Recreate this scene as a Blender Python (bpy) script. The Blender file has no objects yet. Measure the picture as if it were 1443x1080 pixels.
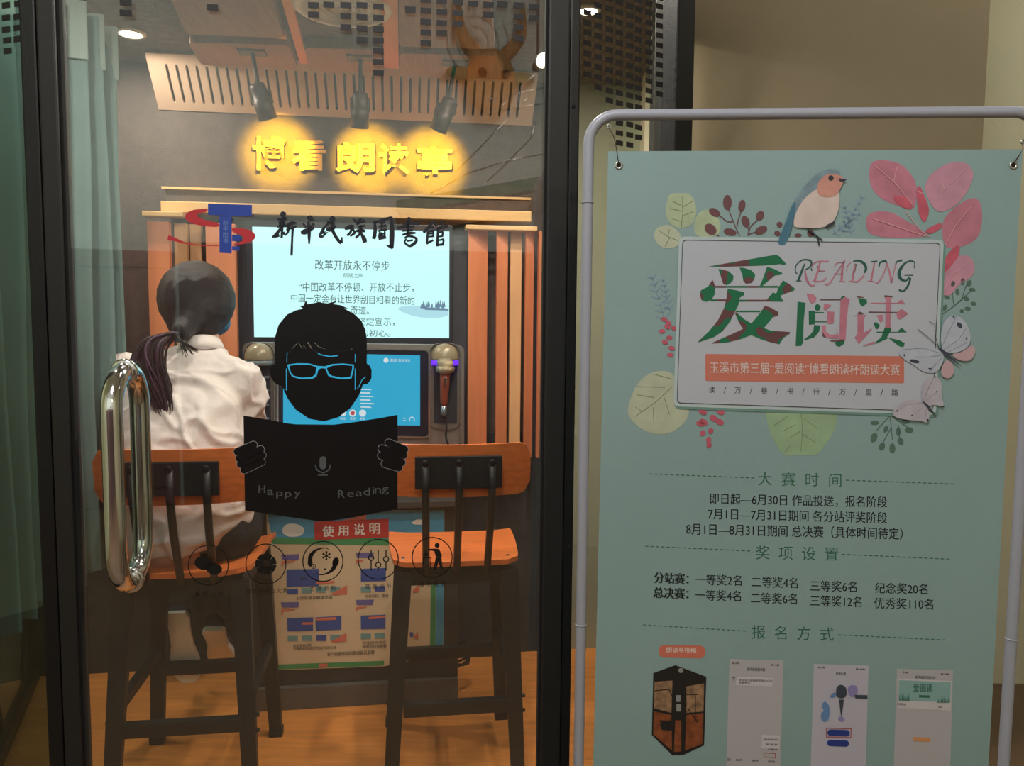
import bpy, bmesh, math, random
from mathutils import Vector, Matrix, noise
from mathutils.geometry import tessellate_polygon, delaunay_2d_cdt
random.seed(7)
S = bpy.context.scene
COL = S.collection
PI = math.pi
# ------------------------------------------------------------------ camera
FPX, W, H = 1100.0, 1443.0, 1080.0
PITCH, ROLL = math.radians(4.6), 0.0088
CAM = Vector((0, 0, 1.4))
_f = Vector((0, math.cos(PITCH), -math.sin(PITCH)))
_u0 = Vector((0, math.sin(PITCH), math.cos(PITCH))); _r0 = Vector((1, 0, 0))
CR = _r0*math.cos(ROLL) + _u0*math.sin(ROLL)
CU = _u0*math.cos(ROLL) - _r0*math.sin(ROLL)
cam = bpy.data.objects.new('camera', bpy.data.cameras.new('camera'))
COL.objects.link(cam)
cam.data.sensor_fit = 'HORIZONTAL'; cam.data.sensor_width = 36.0
cam.data.lens = 36.0*FPX/W; cam.data.clip_start = 0.02
cam.matrix_world = Matrix(((CR.x, CU.x, -_f.x, CAM.x), (CR.y, CU.y, -_f.y, CAM.y), (CR.z, CU.z, -_f.z, CAM.z), (0, 0, 0, 1)))
S.camera = cam
def lin(c):
    c = c/255.0
    return c/12.92 if c <= .04045 else ((c+.055)/1.055)**2.4
def rgb(r, g, b): return (lin(r), lin(g), lin(b), 1)
# ------------------------------------------------------------------ world, lights, exposure
w = bpy.data.worlds.new('world'); S.world = w; w.use_nodes = True
w.node_tree.nodes['Background'].inputs[0].default_value = (.80, .92, 1.0, 1)
w.node_tree.nodes['Background'].inputs[1].default_value = .03
S.view_settings.view_transform = 'Standard'; S.view_settings.look = 'None'
S.view_settings.exposure = 0.0; S.view_settings.gamma = 1.0
S.view_settings.use_curve_mapping = False
S.cycles.use_denoising = True
S.cycles.max_bounces = 8; S.cycles.transparent_max_bounces = 24
S.cycles.caustics_reflective = False; S.cycles.caustics_refractive = False
S.cycles.sample_clamp_indirect = 6.0
def aim(o, target):
    d = (Vector(target) - o.location).normalized()
    o.rotation_euler = d.to_track_quat('-Z', 'Y').to_euler()
def area(name, loc, tgt, size, power, col=(1, 1, 1), size_y=None):
    l = bpy.data.lights.new(name, 'AREA'); l.energy = power; l.color = col; l.size = size
    if size_y: l.shape = 'RECTANGLE'; l.size_y = size_y
    o = bpy.data.objects.new(name, l); COL.objects.link(o); o.location = loc; aim(o, tgt); return o
def spot(name, loc, tgt, power, deg, col, blend=.6, r=.01):
    l = bpy.data.lights.new(name, 'SPOT'); l.energy = power; l.color = col; l.spot_size = math.radians(deg); l.spot_blend = blend; l.shadow_soft_size = r
    o = bpy.data.objects.new(name, l); COL.objects.link(o); o.location = loc; aim(o, tgt); return o
# added area lights that brighten the hall, no visible fixtures
area('hall_fill', (-.25, .02, 2.80), (.35, 1.1, 1.35), .5, 16.5, (1, .98, 1))
area('hall_fill', (-1.4, -1.2, 3.5), (-1.5, -3.6, 1.6), 1.0, 80, (1, .98, .95))
area('hall_fill', (1.4, -1.2, 3.5), (1.2, -3.6, 1.9), 1.0, 60, (1, .97, .93))
area('hall_fill', (1.9, 1.9, 2.95), (1.9, 2.3, 1.0), .6, 4.5, (1, .98, .9))
area('hall_fill', (.9, 3.9, 4.1), (.7, 4.6, 1.5), .8, 150, (.97, 1, .95))
area('hall_fill', (-2.5, 2.5, 3.0), (-3.4, 2.7, .9), .5, 26, (.97, 1, .90))
# ------------------------------------------------------------------ frames
def ray(px, py): return (_f + CR*((px-W/2)/FPX) - CU*((py-H/2)/FPX)).normalized()
class Frame:
    """a = sideways, b = away from the camera, z = up; origin on the floor"""
    def __init__(s, o, deg):
        t = math.radians(deg); s.o = Vector(o); s.deg = deg
        s.u = Vector((math.cos(t), math.sin(t), 0)); s.n = Vector((-math.sin(t), math.cos(t), 0))
    def P(s, a, b, z): return s.o + s.u*a + s.n*b + Vector((0, 0, z))
    def hit(s, px, py, b=0.0):
        d = ray(px, py); t = ((s.o + s.n*b) - CAM).dot(s.n)/d.dot(s.n); return CAM + d*t
    def ab(s, p):
        q = p - s.o; return (q.dot(s.u), q.dot(s.n), q.z)
    def at(s, px, py, b=0.0):
        q = s.ab(s.hit(px, py, b)); return q[0], q[2]
def hitz(px, py, z):
    d = ray(px, py); return CAM + d*((z-CAM.z)/d.z)
B = Frame((0, 1.33, 0), 8.0)          # the booth, its glass door at b = 0
Q = Frame((.45, 1.10, 0), -3.6)       # the poster on its stand
# ------------------------------------------------------------------ materials
MATS = {}
def mat(name, col, rough=.6, metal=0.0, bump=0.0, bscale=60, var=0.0, vscale=8, emit=None, est=1.0, spec=.5, stretch=None, col2=None):
    if name in MATS: return MATS[name]
    m = bpy.data.materials.new(name); m.use_nodes = True; nt = m.node_tree; p = nt.nodes['Principled BSDF']
    p.inputs['Base Color'].default_value = col; p.inputs['Roughness'].default_value = rough
    p.inputs['Metallic'].default_value = metal; p.inputs['Specular IOR Level'].default_value = spec
    tc = nt.nodes.new('ShaderNodeTexCoord'); mp = nt.nodes.new('ShaderNodeMapping'); nt.links.new(tc.outputs['Object'], mp.inputs[0])
    if stretch: mp.inputs['Scale'].default_value = stretch
    if var or col2:
        n = nt.nodes.new('ShaderNodeTexNoise'); n.inputs['Scale'].default_value = vscale; n.inputs['Detail'].default_value = 5
        nt.links.new(mp.outputs[0], n.inputs[0])
        r = nt.nodes.new('ShaderNodeValToRGB'); r.color_ramp.elements[0].position = .35; r.color_ramp.elements[1].position = .65
        c2 = col2 or tuple(min(1, c*(1+var)) for c in col[:3])+(1,)
        r.color_ramp.elements[0].color = tuple(c*(1-var) for c in col[:3])+(1,); r.color_ramp.elements[1].color = c2
        nt.links.new(n.outputs[0], r.inputs[0]); nt.links.new(r.outputs[0], p.inputs['Base Color'])
    if bump:
        n = nt.nodes.new('ShaderNodeTexNoise'); n.inputs['Scale'].default_value = bscale; n.inputs['Detail'].default_value = 6
        nt.links.new(mp.outputs[0], n.inputs[0]); bm_ = nt.nodes.new('ShaderNodeBump'); bm_.inputs['Strength'].default_value = bump
        bm_.inputs['Distance'].default_value = .01
        nt.links.new(n.outputs[0], bm_.inputs['Height']); nt.links.new(bm_.outputs[0], p.inputs['Normal'])
    if emit: p.inputs['Emission Color'].default_value = emit; p.inputs['Emission Strength'].default_value = est
    MATS[name] = m; return m
def glass_mat(name, tint, refl=1.5):
    m = bpy.data.materials.new(name); m.use_nodes = True; nt = m.node_tree; nt.nodes.clear()
    o = nt.nodes.new('ShaderNodeOutputMaterial'); t = nt.nodes.new('ShaderNodeBsdfTransparent'); g = nt.nodes.new('ShaderNodeBsdfGlossy')
    t.inputs[0].default_value = tint; g.inputs['Roughness'].default_value = .012; g.inputs[0].default_value = (1, 1, 1, 1)
    f = nt.nodes.new('ShaderNodeFresnel'); ge = nt.nodes.new('ShaderNodeNewGeometry'); mi = nt.nodes.new('ShaderNodeMapRange')
    mi.inputs[3].default_value = 1.5; mi.inputs[4].default_value = 1/1.5   # the far face of the pane is met from inside
    nt.links.new(ge.outputs['Backfacing'], mi.inputs[0]); nt.links.new(mi.outputs[0], f.inputs[0])
    mu = nt.nodes.new('ShaderNodeMath'); mu.operation = 'MULTIPLY'; mu.inputs[1].default_value = refl; mu.use_clamp = True
    nt.links.new(f.outputs[0], mu.inputs[0]); mx = nt.nodes.new('ShaderNodeMixShader')
    nt.links.new(mu.outputs[0], mx.inputs[0]); nt.links.new(t.outputs[0], mx.inputs[1]); nt.links.new(g.outputs[0], mx.inputs[2])
    nt.links.new(mx.outputs[0], o.inputs[0]); MATS[name] = m; return m
GLASS = glass_mat('clear door glass', (.94, .96, .95, 1))
GLASS2 = glass_mat('side glass', (.80, .86, .82, 1), 1.5)
GLASS3 = glass_mat('dimming side glass', (.48, .57, .56, 1), 1.5)  # tint darkened to dim the brightly lit curtain behind this pane
BLACKM = mat('black powder coated steel', rgb(26, 25, 26), .42, .3, .08, 300)
BLACKP = mat('charcoal post', rgb(33, 31, 31), .5, .1, .06, 300)
STOOLM = mat('stool steel', rgb(34, 34, 33), .45, .2, .08, 300)
CHROME = mat('polished steel', (.74, .73, .74, 1), .10, 1.0)
ORANGE = mat('orange stained plywood', rgb(226, 120, 60), .35, 0, .05, 40, .12, 7, stretch=(1, 14, 14))
ORANGEE = mat('plywood edge', rgb(222, 126, 48), .5)
FLOORW = mat('orange timber floor', rgb(226, 142, 70), .35, 0, .06, 30, .12, 5, stretch=(1, 9, 1))
LOUV = mat('terracotta laminate', rgb(226, 140, 96), .5, 0, .03, 60, .08, 3, stretch=(8, 8, 1))
LOUVL = mat('pale oak laminate', rgb(220, 170, 120), .5, 0, .03, 60, .08, 3, stretch=(8, 8, 1))
FELT = mat('dark grey felt', rgb(84, 72, 66), .95, 0, .4, 400, .12, 30)
FELTD = mat('charcoal felt', rgb(52, 54, 56), .95, 0, .4, 400, .12, 30)
CEILM = mat('booth ceiling felt', rgb(98, 78, 66), .95, 0, .5, 350, .2, 40)
TRIMW = mat('pale timber trim', rgb(225, 180, 120), .45, 0, .03, 60, .05, 4)
GRILLE = mat('beige grille board', rgb(190, 160, 135), .6, 0, .05, 80, .06, 5)
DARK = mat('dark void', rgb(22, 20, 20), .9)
PANELG = mat('grey acoustic panel', rgb(156, 116, 88), .9, 0, .5, 60, .08, 20, stretch=(4, .3, 1))
DECAL = mat('black vinyl film', rgb(12, 12, 16), .32)
GAPG = mat('grey gap tone', rgb(92, 94, 98), .5)
# ------------------------------------------------------------------ object helpers
MW = {}
def put(o, label=None, cat=None, group=None, kind=None):
    if label: o['label'] = label
    if cat: o['category'] = cat
    if group: o['group'] = group
    if kind: o['kind'] = kind
    return o
def thing(name, label, cat, loc=(0, 0, 0), rz=0.0, group=None, kind=None):
    o = bpy.data.objects.new(name, None); COL.objects.link(o); o.location = loc; o.rotation_euler = (0, 0, rz)
    o.empty_display_size = .1
    MW[o.name] = Matrix.Translation(Vector(loc)) @ Matrix.Rotation(rz, 4, 'Z')
    return put(o, label, cat, group, kind)
def mesh(name, verts, faces, m, parent=None, smooth=False, origin=None, bevel=0, recalc=True):
    """verts are world points; they are stored in the parent's own space"""
    verts = [Vector(v) for v in verts]
    if parent is not None: base = MW[parent.name]
    else:
        if origin is None:
            mn = [min(v[i] for v in verts) for i in range(3)]; mx = [max(v[i] for v in verts) for i in range(3)]
            origin = ((mn[0]+mx[0])/2, (mn[1]+mx[1])/2, mn[2])
        base = Matrix.Translation(Vector(origin))
    inv = base.inverted()
    me = bpy.data.meshes.new(name); me.from_pydata([inv @ v for v in verts], [], faces)
    bm = bmesh.new(); bm.from_mesh(me)
    if recalc: bmesh.ops.recalc_face_normals(bm, faces=bm.faces)
    if bevel:
        es = [e for e in bm.edges if len(e.link_faces) == 2 and e.calc_face_angle(0) > .6]
        bmesh.ops.bevel(bm, geom=es, offset=bevel, segments=2, profile=.6, affect='EDGES', clamp_overlap=True)
    bm.to_mesh(me); bm.free()
    if smooth: me.shade_smooth()
    mm = m if isinstance(m, (list, tuple)) else [m]
    for x in mm: me.materials.append(x)
    o = bpy.data.objects.new(name, me); COL.objects.link(o)
    if parent is not None: o.parent = parent
    else: o.location = base.to_translation()
    MW[o.name] = base.copy()
    return o
class MB:
    def __init__(s): s.v = []; s.f = []
    def add(s, v, f):
        n = len(s.v); s.v += [Vector(x) for x in v]; s.f += [tuple(i+n for i in q) for q in f]; return s
    def box(s, F, a0, a1, b0, b1, z0, z1):
        v = [F.P(a, b, z) for a in (a0, a1) for b in (b0, b1) for z in (z0, z1)]
        return s.add(v, [(0, 1, 3, 2), (4, 6, 7, 5), (0, 4, 5, 1), (2, 3, 7, 6), (0, 2, 6, 4), (1, 5, 7, 3)])
    def beam(s, p, q, w, d=None, up=(0, 0, 1), w2=None):
        """square tube from p to q"""
        p = Vector(p); q = Vector(q); d = d or w; t = (q-p).normalized(); x = t.cross(Vector(up))
        if x.length < 1e-4: x = t.cross(Vector((0, 1, 0)))
        x.normalize(); y = x.cross(t).normalized(); k = (w2 or w)/w; v = []
        for c, m_ in ((p, 1), (q, k)):
            for sx, sy in ((-1, -1), (1, -1), (1, 1), (-1, 1)): v.append(c + x*(sx*w/2*m_) + y*(sy*d/2*m_))
        return s.add(v, [(0, 1, 2, 3), (7, 6, 5, 4), (0, 4, 5, 1), (1, 5, 6, 2), (2, 6, 7, 3), (3, 7, 4, 0)])
    def tube(s, pts, r, n=12, caps=True):
        pts = [Vector(p) for p in pts]; rs = r if isinstance(r, (list, tuple)) else [r]*len(pts)
        t0 = (pts[1]-pts[0]).normalized(); x = t0.orthogonal().normalized(); v = []; f = []
        for i, p in enumerate(pts):
            t = (pts[min(i+1, len(pts)-1)] - pts[max(i-1, 0)]).normalized()
            x = (x - t*x.dot(t)).normalized(); y = t.cross(x)
            for k in range(n):
                a = 2*PI*k/n; v.append(p + (x*math.cos(a) + y*math.sin(a))*rs[i])
        for i in range(len(pts)-1):
            for k in range(n): f.append((i*n+k, i*n+(k+1) % n, (i+1)*n+(k+1) % n, (i+1)*n+k))
        if caps: f += [tuple(range(n-1, -1, -1)), tuple((len(pts)-1)*n+k for k in range(n))]
        return s.add(v, f)
    def lathe(s, c, axis, prof, n=24):
        """prof = [(radius, distance along axis)]"""
        c = Vector(c); axis = Vector(axis).normalized(); x = axis.orthogonal().normalized(); y = axis.cross(x); v = []; f = []
        for r, h in prof:
            for k in range(n):
                a = 2*PI*k/n; v.append(c + axis*h + (x*math.cos(a)+y*math.sin(a))*max(r, 1e-5))
        for i in range(len(prof)-1):
            for k in range(n): f.append((i*n+k, i*n+(k+1) % n, (i+1)*n+(k+1) % n, (i+1)*n+k))
        f += [tuple(range(n-1, -1, -1)), tuple((len(prof)-1)*n+k for k in range(n))]
        return s.add(v, f)
    def slab(s, rings, fa, fb):
        """rings of 2D points (outer first, then holes); fa, fb map a 2D point to the two faces"""
        tris = tessellate_polygon([[Vector((p[0], p[1], 0)) for p in r] for r in rings])
        flat = [p for r in rings for p in r]; n = len(flat)
        v = [fa(p) for p in flat] + [fb(p) for p in flat]
        f = [tuple(t) for t in tris] + [tuple(i+n for i in reversed(t)) for t in tris]; k = 0
        for r in rings:
            m_ = len(r)
            for i in range(m_): f.append((k+i, k+(i+1) % m_, n+k+(i+1) % m_, n+k+i))
            k += m_
        return s.add(v, f)
    def sphere(s, c, r, nu=16, nv=10, rot=None):
        c = Vector(c); r = Vector(r) if not isinstance(r, (int, float)) else Vector((r, r, r)); v = []; f = []
        for j in range(nv+1):
            th = PI*j/nv
            for k in range(nu):
                ph = 2*PI*k/nu; q = Vector((r.x*math.sin(th)*math.cos(ph), r.y*math.sin(th)*math.sin(ph), r.z*math.cos(th)))
                if rot: q = rot @ q
                v.append(c+q)
        for j in range(nv):
            for k in range(nu): f.append((j*nu+k, j*nu+(k+1) % nu, (j+1)*nu+(k+1) % nu, (j+1)*nu+k))
        return s.add(v, f)
    def build(s, name, m, parent=None, **k): return mesh(name, s.v, s.f, m, parent, **k)
# flat print and film traced as outlines in photograph pixels, laid on a real plane
def cv(x0, y0, sc, pts): return [(x0+p[0]/sc, y0+p[1]/sc)+tuple(p[2:]) for p in pts]
def smooth_poly(pts, it=2):
    for _ in range(it):
        o = []
        for i in range(len(pts)):
            a, b = pts[i], pts[(i+1) % len(pts)]
            o += [(a[0]*.75+b[0]*.25, a[1]*.75+b[1]*.25), (a[0]*.25+b[0]*.75, a[1]*.25+b[1]*.75)]
        pts = o
    return pts
def ribbon(pts, w=None):
    """variable width brush stroke -> closed outline"""
    P = [Vector((p[0], p[1])) for p in pts]; Ws = [(p[2] if len(p) > 2 else w) for p in pts]; L = []; R = []
    for i in range(len(P)):
        t = (P[min(i+1, len(P)-1)]-P[max(i-1, 0)]);  t = t.normalized() if t.length else Vector((1, 0)); n = Vector((-t.y, t.x))
        L.append(P[i]+n*Ws[i]/2); R.append(P[i]-n*Ws[i]/2)
    return [tuple(p) for p in L+R[::-1]]
def bez(pts, n=6):
    """Catmull-Rom through points (x, y, w)"""
    o = []
    for i in range(len(pts)-1):
        p0, p1, p2, p3 = pts[max(i-1, 0)], pts[i], pts[i+1], pts[min(i+2, len(pts)-1)]
        for k in range(n):
            t = k/n; o.append(tuple(.5*((2*b)+(-a+c)*t+(2*a-5*b+4*c-d)*t*t+(-a+3*b-3*c+d)*t**3) for a, b, c, d in zip(p0, p1, p2, p3)))
    o.append(tuple(pts[-1])); return o
def ell(cx, cy, rx, ry, ang=0, n=20, a0=0, a1=360):
    c, s_ = math.cos(math.radians(ang)), math.sin(math.radians(ang)); o = []
    full = (a1-a0) >= 360
    for k in range(n if full else n+1):
        t = math.radians(a0+(a1-a0)*k/n); x, y = rx*math.cos(t), ry*math.sin(t); o.append((cx+x*c-y*s_, cy+x*s_+y*c))
    return o
def rrect(x0, y0, x1, y1, r, sl=0.0, n=4):
    o = []
    for cx, cy, a in ((x1-r, y0+r, -90), (x1-r, y1-r, 0), (x0+r, y1-r, 90), (x0+r, y0+r, 180)):
        for k in range(n+1):
            t = math.radians(a+90*k/n); x = cx+r*math.cos(t); o.append((x, cy+r*math.sin(t)+(x-x0)*sl))
    return o
def capsule(x0, y0, x1, y1, w, n=8):
    a = math.degrees(math.atan2(y1-y0, x1-x0)); o = []
    for cx, cy, s_ in ((x1, y1, a-90), (x0, y0, a+90)):
        for k in range(n+1):
            t = math.radians(s_+180*k/n); o.append((cx+w/2*math.cos(t), cy+w/2*math.sin(t)))
    return o
def inside(p, ring):
    c = False; j = len(ring)-1
    for i in range(len(ring)):
        if (ring[i][1] > p[1]) != (ring[j][1] > p[1]) and p[0] < (ring[j][0]-ring[i][0])*(p[1]-ring[i][1])/(ring[j][1]-ring[i][1])+ring[i][0]: c = not c
        j = i
    return c
def cut(outer, holes):
    vs = []; es = []
    for r in [outer]+list(holes):
        n = len(vs); vs += [Vector((p[0], p[1])) for p in r]; es += [(n+i, n+(i+1) % len(r)) for i in range(len(r))]
    V_, E_, F_, *_o = delaunay_2d_cdt(vs, es, [], 0, 1e-5)
    tr = []
    for f_ in F_:
        c = sum((V_[i] for i in f_), Vector((0, 0)))/len(f_)
        if inside(c, outer) and not any(inside(c, h_) for h_ in holes): tr.append(tuple(f_))
    return [tuple(v_) for v_ in V_], tr
class Print:
    """collects outlines in photo pixels on a frame at depth b; build() makes one mesh"""
    def __init__(s, F, b, th=0.0): s.F = F; s.b = b; s.v = []; s.f = []; s.th = th
    def poly(s, *rings):
        if len(rings) > 1:
            vv, tt = cut(rings[0], rings[1:]); n = len(s.v)
            s.v += [s.F.hit(p[0], p[1], s.b) for p in vv]; s.f += [tuple(i+n for i in t) for t in tt]; return s
        tris = tessellate_polygon([[Vector((p[0], p[1], 0)) for p in r] for r in rings]); n = len(s.v)
        for r in rings:
            for p in r: s.v.append(s.F.hit(p[0], p[1], s.b))
        s.f += [tuple(i+n for i in t) for t in tris]; return s
    def stroke(s, pts, w=None): return s.poly(ribbon(pts, w))
    def ring(s, cx, cy, r, w, n=32): return s.poly(ell(cx, cy, r+w/2, r+w/2, 0, n), ell(cx, cy, r-w/2, r-w/2, 0, n))
    def text(s, t, x0, y0, x1, y1, h, bold=0.0, shear=0.0):
        if bold:
            d = bold*h*.55
            for k in (-1, 0, 1): s.b -= .00004; s.text(t, x0+d*k, y0, x1+d*k, y1, h)
            s.b += .00012
            return s
        tv, tf = text2d(t, bold, shear); n = len(s.v)
        mnx = min(p[0] for p in tv); mxx = max(p[0] for p in tv); mny = min(p[1] for p in tv); mxy = max(p[1] for p in tv)
        for x, y in tv:
            u = (x-mnx)/(mxx-mnx or 1); q = (y-mny)/(mxy-mny or 1)
            s.v.append(s.F.hit(x0+(x1-x0)*u, y0+(y1-y0)*u-h*q, s.b))
        s.f += [tuple(i+n for i in t_) for t_ in tf]; return s
    def chars(s, t, x0, y0, x1, y1, h, bold=0.0):
        if bold:
            d = bold*h*.8
            for k in (-1, 0, 1): s.b -= .00004; s.chars(t, x0+d*k, y0, x1+d*k, y1, h)
            s.b += .00012
            return s
        """spread the characters evenly, each in a square cell; (x, y) = centres of the first and last"""
        k = len(t)
        for i, c in enumerate(t):
            if c == ' ': continue
            x = x0+(x1-x0)*i/max(1, k-1); y = y0+(y1-y0)*i/max(1, k-1); tv, tf = text2d(c, bold, 0); n = len(s.v)
            for p in tv: s.v.append(s.F.hit(x+(p[0]-.5)*h, y-(p[1]-.38)*h, s.b))
            s.f += [tuple(j+n for j in q) for q in tf]
        return s
    def build(s, name, m, parent, kind=None, label=None):
        o = mesh(name, s.v, s.f, m, parent, recalc=False)
        if label: o['label'] = label
        return o
_T = {}
def text2d(t, bold=0.0, shear=0.0):
    k = (t, bold, shear)
    if k in _T: return _T[k]
    c = bpy.data.curves.new('txt', 'FONT'); c.body = t; c.size = 1; c.offset = bold; c.shear = shear; c.resolution_u = 3; c.fill_mode = 'FRONT'
    o = bpy.data.objects.new('txt', c); COL.objects.link(o); dg = bpy.context.evaluated_depsgraph_get(); dg.update()
    me = bpy.data.meshes.new_from_object(o.evaluated_get(dg))
    r = ([(v.co.x, v.co.y) for v in me.vertices], [tuple(p.vertices) for p in me.polygons])
    bpy.data.objects.remove(o); bpy.data.meshes.remove(me); bpy.data.curves.remove(c); _T[k] = r; return r
# ================================================================== SETTING
R8 = math.radians(8)
def struct(mb, name, m, **k): return put(mb.build(name, m, **k), kind='structure')
ZC = 2.32; BW = 1.75
WC = Frame((0, 0, 0), 0)
struct(MB().box(WC, -3.4, 3.4, -3.6, 4.6, -.06, 0), 'floor', mat('grey brown hall floor', rgb(120, 96, 74), .5, 0, .05, 20, .1, 3))
WALLC = mat('cream painted wall', rgb(214, 208, 178), .85, 0, .1, 60, .03, 3)
WALLW = mat('pale grey painted wall', rgb(206, 214, 208), .85, 0, .05, 60, .03, 3)
struct(MB().box(WC, -3.5, -3.4, -3.6, 4.6, 0, 4.4), 'wall_left', mat('cream green wall', rgb(200, 204, 168), .85, 0, .05, 60, .03, 3))
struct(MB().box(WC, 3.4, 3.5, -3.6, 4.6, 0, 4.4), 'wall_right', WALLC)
struct(MB().box(WC, -3.5, 3.5, 4.6, 4.7, 0, 4.4), 'wall_back', WALLC)
struct(MB().box(WC, -3.5, 3.5, -3.7, -3.6, 0, 4.4), 'wall_front', WALLW)
struct(MB().box(WC, -3.5, 3.5, -3.7, 4.7, 4.4, 4.5), 'ceiling', mat('hall ceiling', rgb(190, 190, 184), .9))
# cream wall and square pillar behind the poster stand
p0 = hitz  # shorthand
PF = Frame((0, 2.45, 0), 0)
xa, _ = PF.at(957, 100); xb, _ = PF.at(1391, 100)
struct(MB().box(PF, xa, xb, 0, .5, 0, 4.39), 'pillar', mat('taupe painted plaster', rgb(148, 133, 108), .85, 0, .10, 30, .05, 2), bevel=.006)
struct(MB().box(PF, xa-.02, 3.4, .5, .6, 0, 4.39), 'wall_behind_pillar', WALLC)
# ---- booth shell
_cl = Frame(B.P(B.at(50, 540)[0], .02, 0), -18); _cr = Frame(B.P(B.at(810, 540)[0], .02, 0), 34)
_pl = [_cl.P(-.47, .035, 0), _cl.P(0, .03, 0), _cr.P(0, .03, 0), _cr.P(_cr.at(938, 300)[0]+.015, .035, 0), B.P(.80, BW+.08, 0), B.P(-1.57, BW+.08, 0)]
PLAN = [(p.x, p.y) for p in _pl]
def plan(z0, z1_): return MB().slab([PLAN], lambda p: Vector((p[0], p[1], z1_)), lambda p: Vector((p[0], p[1], z0)))
bs = plan(.001, .05)
struct(bs, 'booth_floor', FLOORW)
# booth ceiling with panels
ce = struct(plan(ZC, ZC+.06), 'booth_ceiling', CEILM)
def on_ceiling(poly, z, name, m, th=.02, parent=ce, bevel=.004):
    return MB().slab([poly], lambda p: hitz(p[0], p[1], ZC) + Vector((0, 0, -th)), lambda p: hitz(p[0], p[1], ZC) + Vector((0, 0, -.0005))).build(name, m, parent)
def rp(poly, r=7, n=4):
    out = []
    for k in range(len(poly)):
        p0, p1, p2 = Vector(poly[k-1]), Vector(poly[k]), Vector(poly[(k+1) % len(poly)]); a = p1+(p0-p1).normalized()*r; b = p1+(p2-p1).normalized()*r
        out += [tuple(a*(1-t)**2+p1*2*t*(1-t)+b*t*t) for t in [i/n for i in range(n+1)]]
    return out
PO = mat('warm timber batten', rgb(236, 146, 84), .55, 0, .05, 50, .08, 4)
on_ceiling([(388, -40), (402, -40), (436, 88), (424, 86)], 0, 'batten', PO)
on_ceiling([(538, -40), (560, -40), (562, 92), (541, 90)], 0, 'batten', PO)
on_ceiling([(330, 34), (402, 42), (404, 47), (330, 38)], 0, 'batten', PO)
for pl in (rp([(236, -30), (380, -30), (400, 38), (262, 32)]), rp([(264, 44), (406, 48), (420, 86), (284, 78)]),
           rp([(428, 52), (536, 55), (540, 96), (440, 90)]), rp([(562, 60), (700, 64), (716, 108), (564, 98)]),
           rp([(562, -30), (690, -30), (698, 54), (562, 50)])):
    q = on_ceiling(pl, 0, 'acoustic_panel', PANELG, .035)
vent = thing('ceiling_vent', 'round white ventilation grille in the booth ceiling above the spotlights', 'vent', tuple(hitz(484, 4, ZC)))
vc = hitz(484, 4, ZC-.001)
MB().lathe(vc, (0, 0, -1), [(.150, 0), (.150, .012), (.135, .022), (.120, .022), (.118, .006)], 40).build('rim', mat('vent white', rgb(235, 225, 210), .5), vent, smooth=True)
for k in range(5):
    MB().lathe(vc, (0, 0, -1), [(.104-.022*k, .004), (.104-.022*k, .018), (.094-.022*k, .021), (.092-.022*k, .004)], 32).build('ring', MATS['vent white'], vent, smooth=True)
# back wall of the booth (felt), lower charcoal wall
bw = struct(MB().box(B, -1.57, .365, BW, BW+.08, .05, ZC), 'booth_wall_back', FELT)
struct(MB().box(B, .37, .80, BW-.012, BW+.08, .05, ZC), 'booth_wall_end', mat('grey green wall board', rgb(150, 152, 132), .85, 0, .1, 60, .05, 6))
struct(MB().box(B, -1.55, -.02, BW-.014, BW-.001, .05, .95), 'booth_wall_lower', FELTD)
struct(MB().box(B, -.02, .365, BW-.014, BW-.001, .05, .95), 'booth_wall_lower', FELTD)
# sloping grille board with slots
GA0 = B.at(207, 100, 1.62)[0]; GA1 = B.at(752, 150, 1.70)[0]
def gr(t, v):  # t along 0..1, v 0 top .. 1 bottom -> world
    a = GA0 + t*(GA1-GA0)
    b = 1.60 + v*.145; z = ZC-.012 - v*.155
    return B.P(a, b, z)
nsl = 38; Lg = 2.0
outer = [(0, 0), (1, 0), (1, 1), (0, 1)]; holes = []
for k in range(nsl):
    c = (.045+.91*k/(nsl-1)); hw = .0034
    hole = [(c-hw, .22), (c-hw*.6, .18), (c+hw*.6, .18), (c+hw, .22), (c+hw, .82), (c+hw*.6, .86), (c-hw*.6, .86), (c-hw, .82)]
    holes.append(hole)
nrm = Vector(B.n*.155*-1 + Vector((0, 0, -.145))).normalized()
gb = MB().slab([outer]+holes, lambda p: gr(*p), lambda p: gr(*p) - nrm*.012)
gro = struct(gb, 'slotted_ceiling_cove', GRILLE)
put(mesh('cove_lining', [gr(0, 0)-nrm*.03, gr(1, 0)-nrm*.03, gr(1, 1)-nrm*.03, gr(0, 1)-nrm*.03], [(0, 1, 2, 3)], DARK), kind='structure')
# shelf beam over the television
z1 = B.at(480, 299, 1.60)[1]
sh = struct(MB().box(B, B.at(228, 290, 1.6)[0], B.at(748, 300, 1.6)[0], 1.585, BW, z1-.018, z1+.02), 'trim_1', TRIMW, bevel=.003)
z2 = B.at(480, 272, 1.66)[1]
struct(MB().box(B, B.at(228, 290, 1.66)[0], B.at(748, 300, 1.66)[0], 1.66, BW, z2-.004, z2+.004), 'trim_2', TRIMW)
struct(MB().box(B, B.at(228, 290, 1.62)[0], B.at(748, 300, 1.62)[0], 1.67, BW-.001, z1+.02, z2-.004), 'booth_fascia', FELT)
struct(MB().box(B, B.at(205, 301, 1.58)[0], B.at(262, 301, 1.58)[0], 1.54, 1.60, B.at(230, 301, 1.54)[1]-.010, B.at(230, 301, 1.54)[1]+.008), 'trim_3', TRIMW, bevel=.003)
struct(MB().box(B, B.at(655, 318, 1.58)[0], B.at(755, 318, 1.58)[0], 1.54, 1.60, B.at(700, 320, 1.54)[1]-.010, B.at(700, 320, 1.54)[1]+.006), 'trim_4', TRIMW, bevel=.003)
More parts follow.
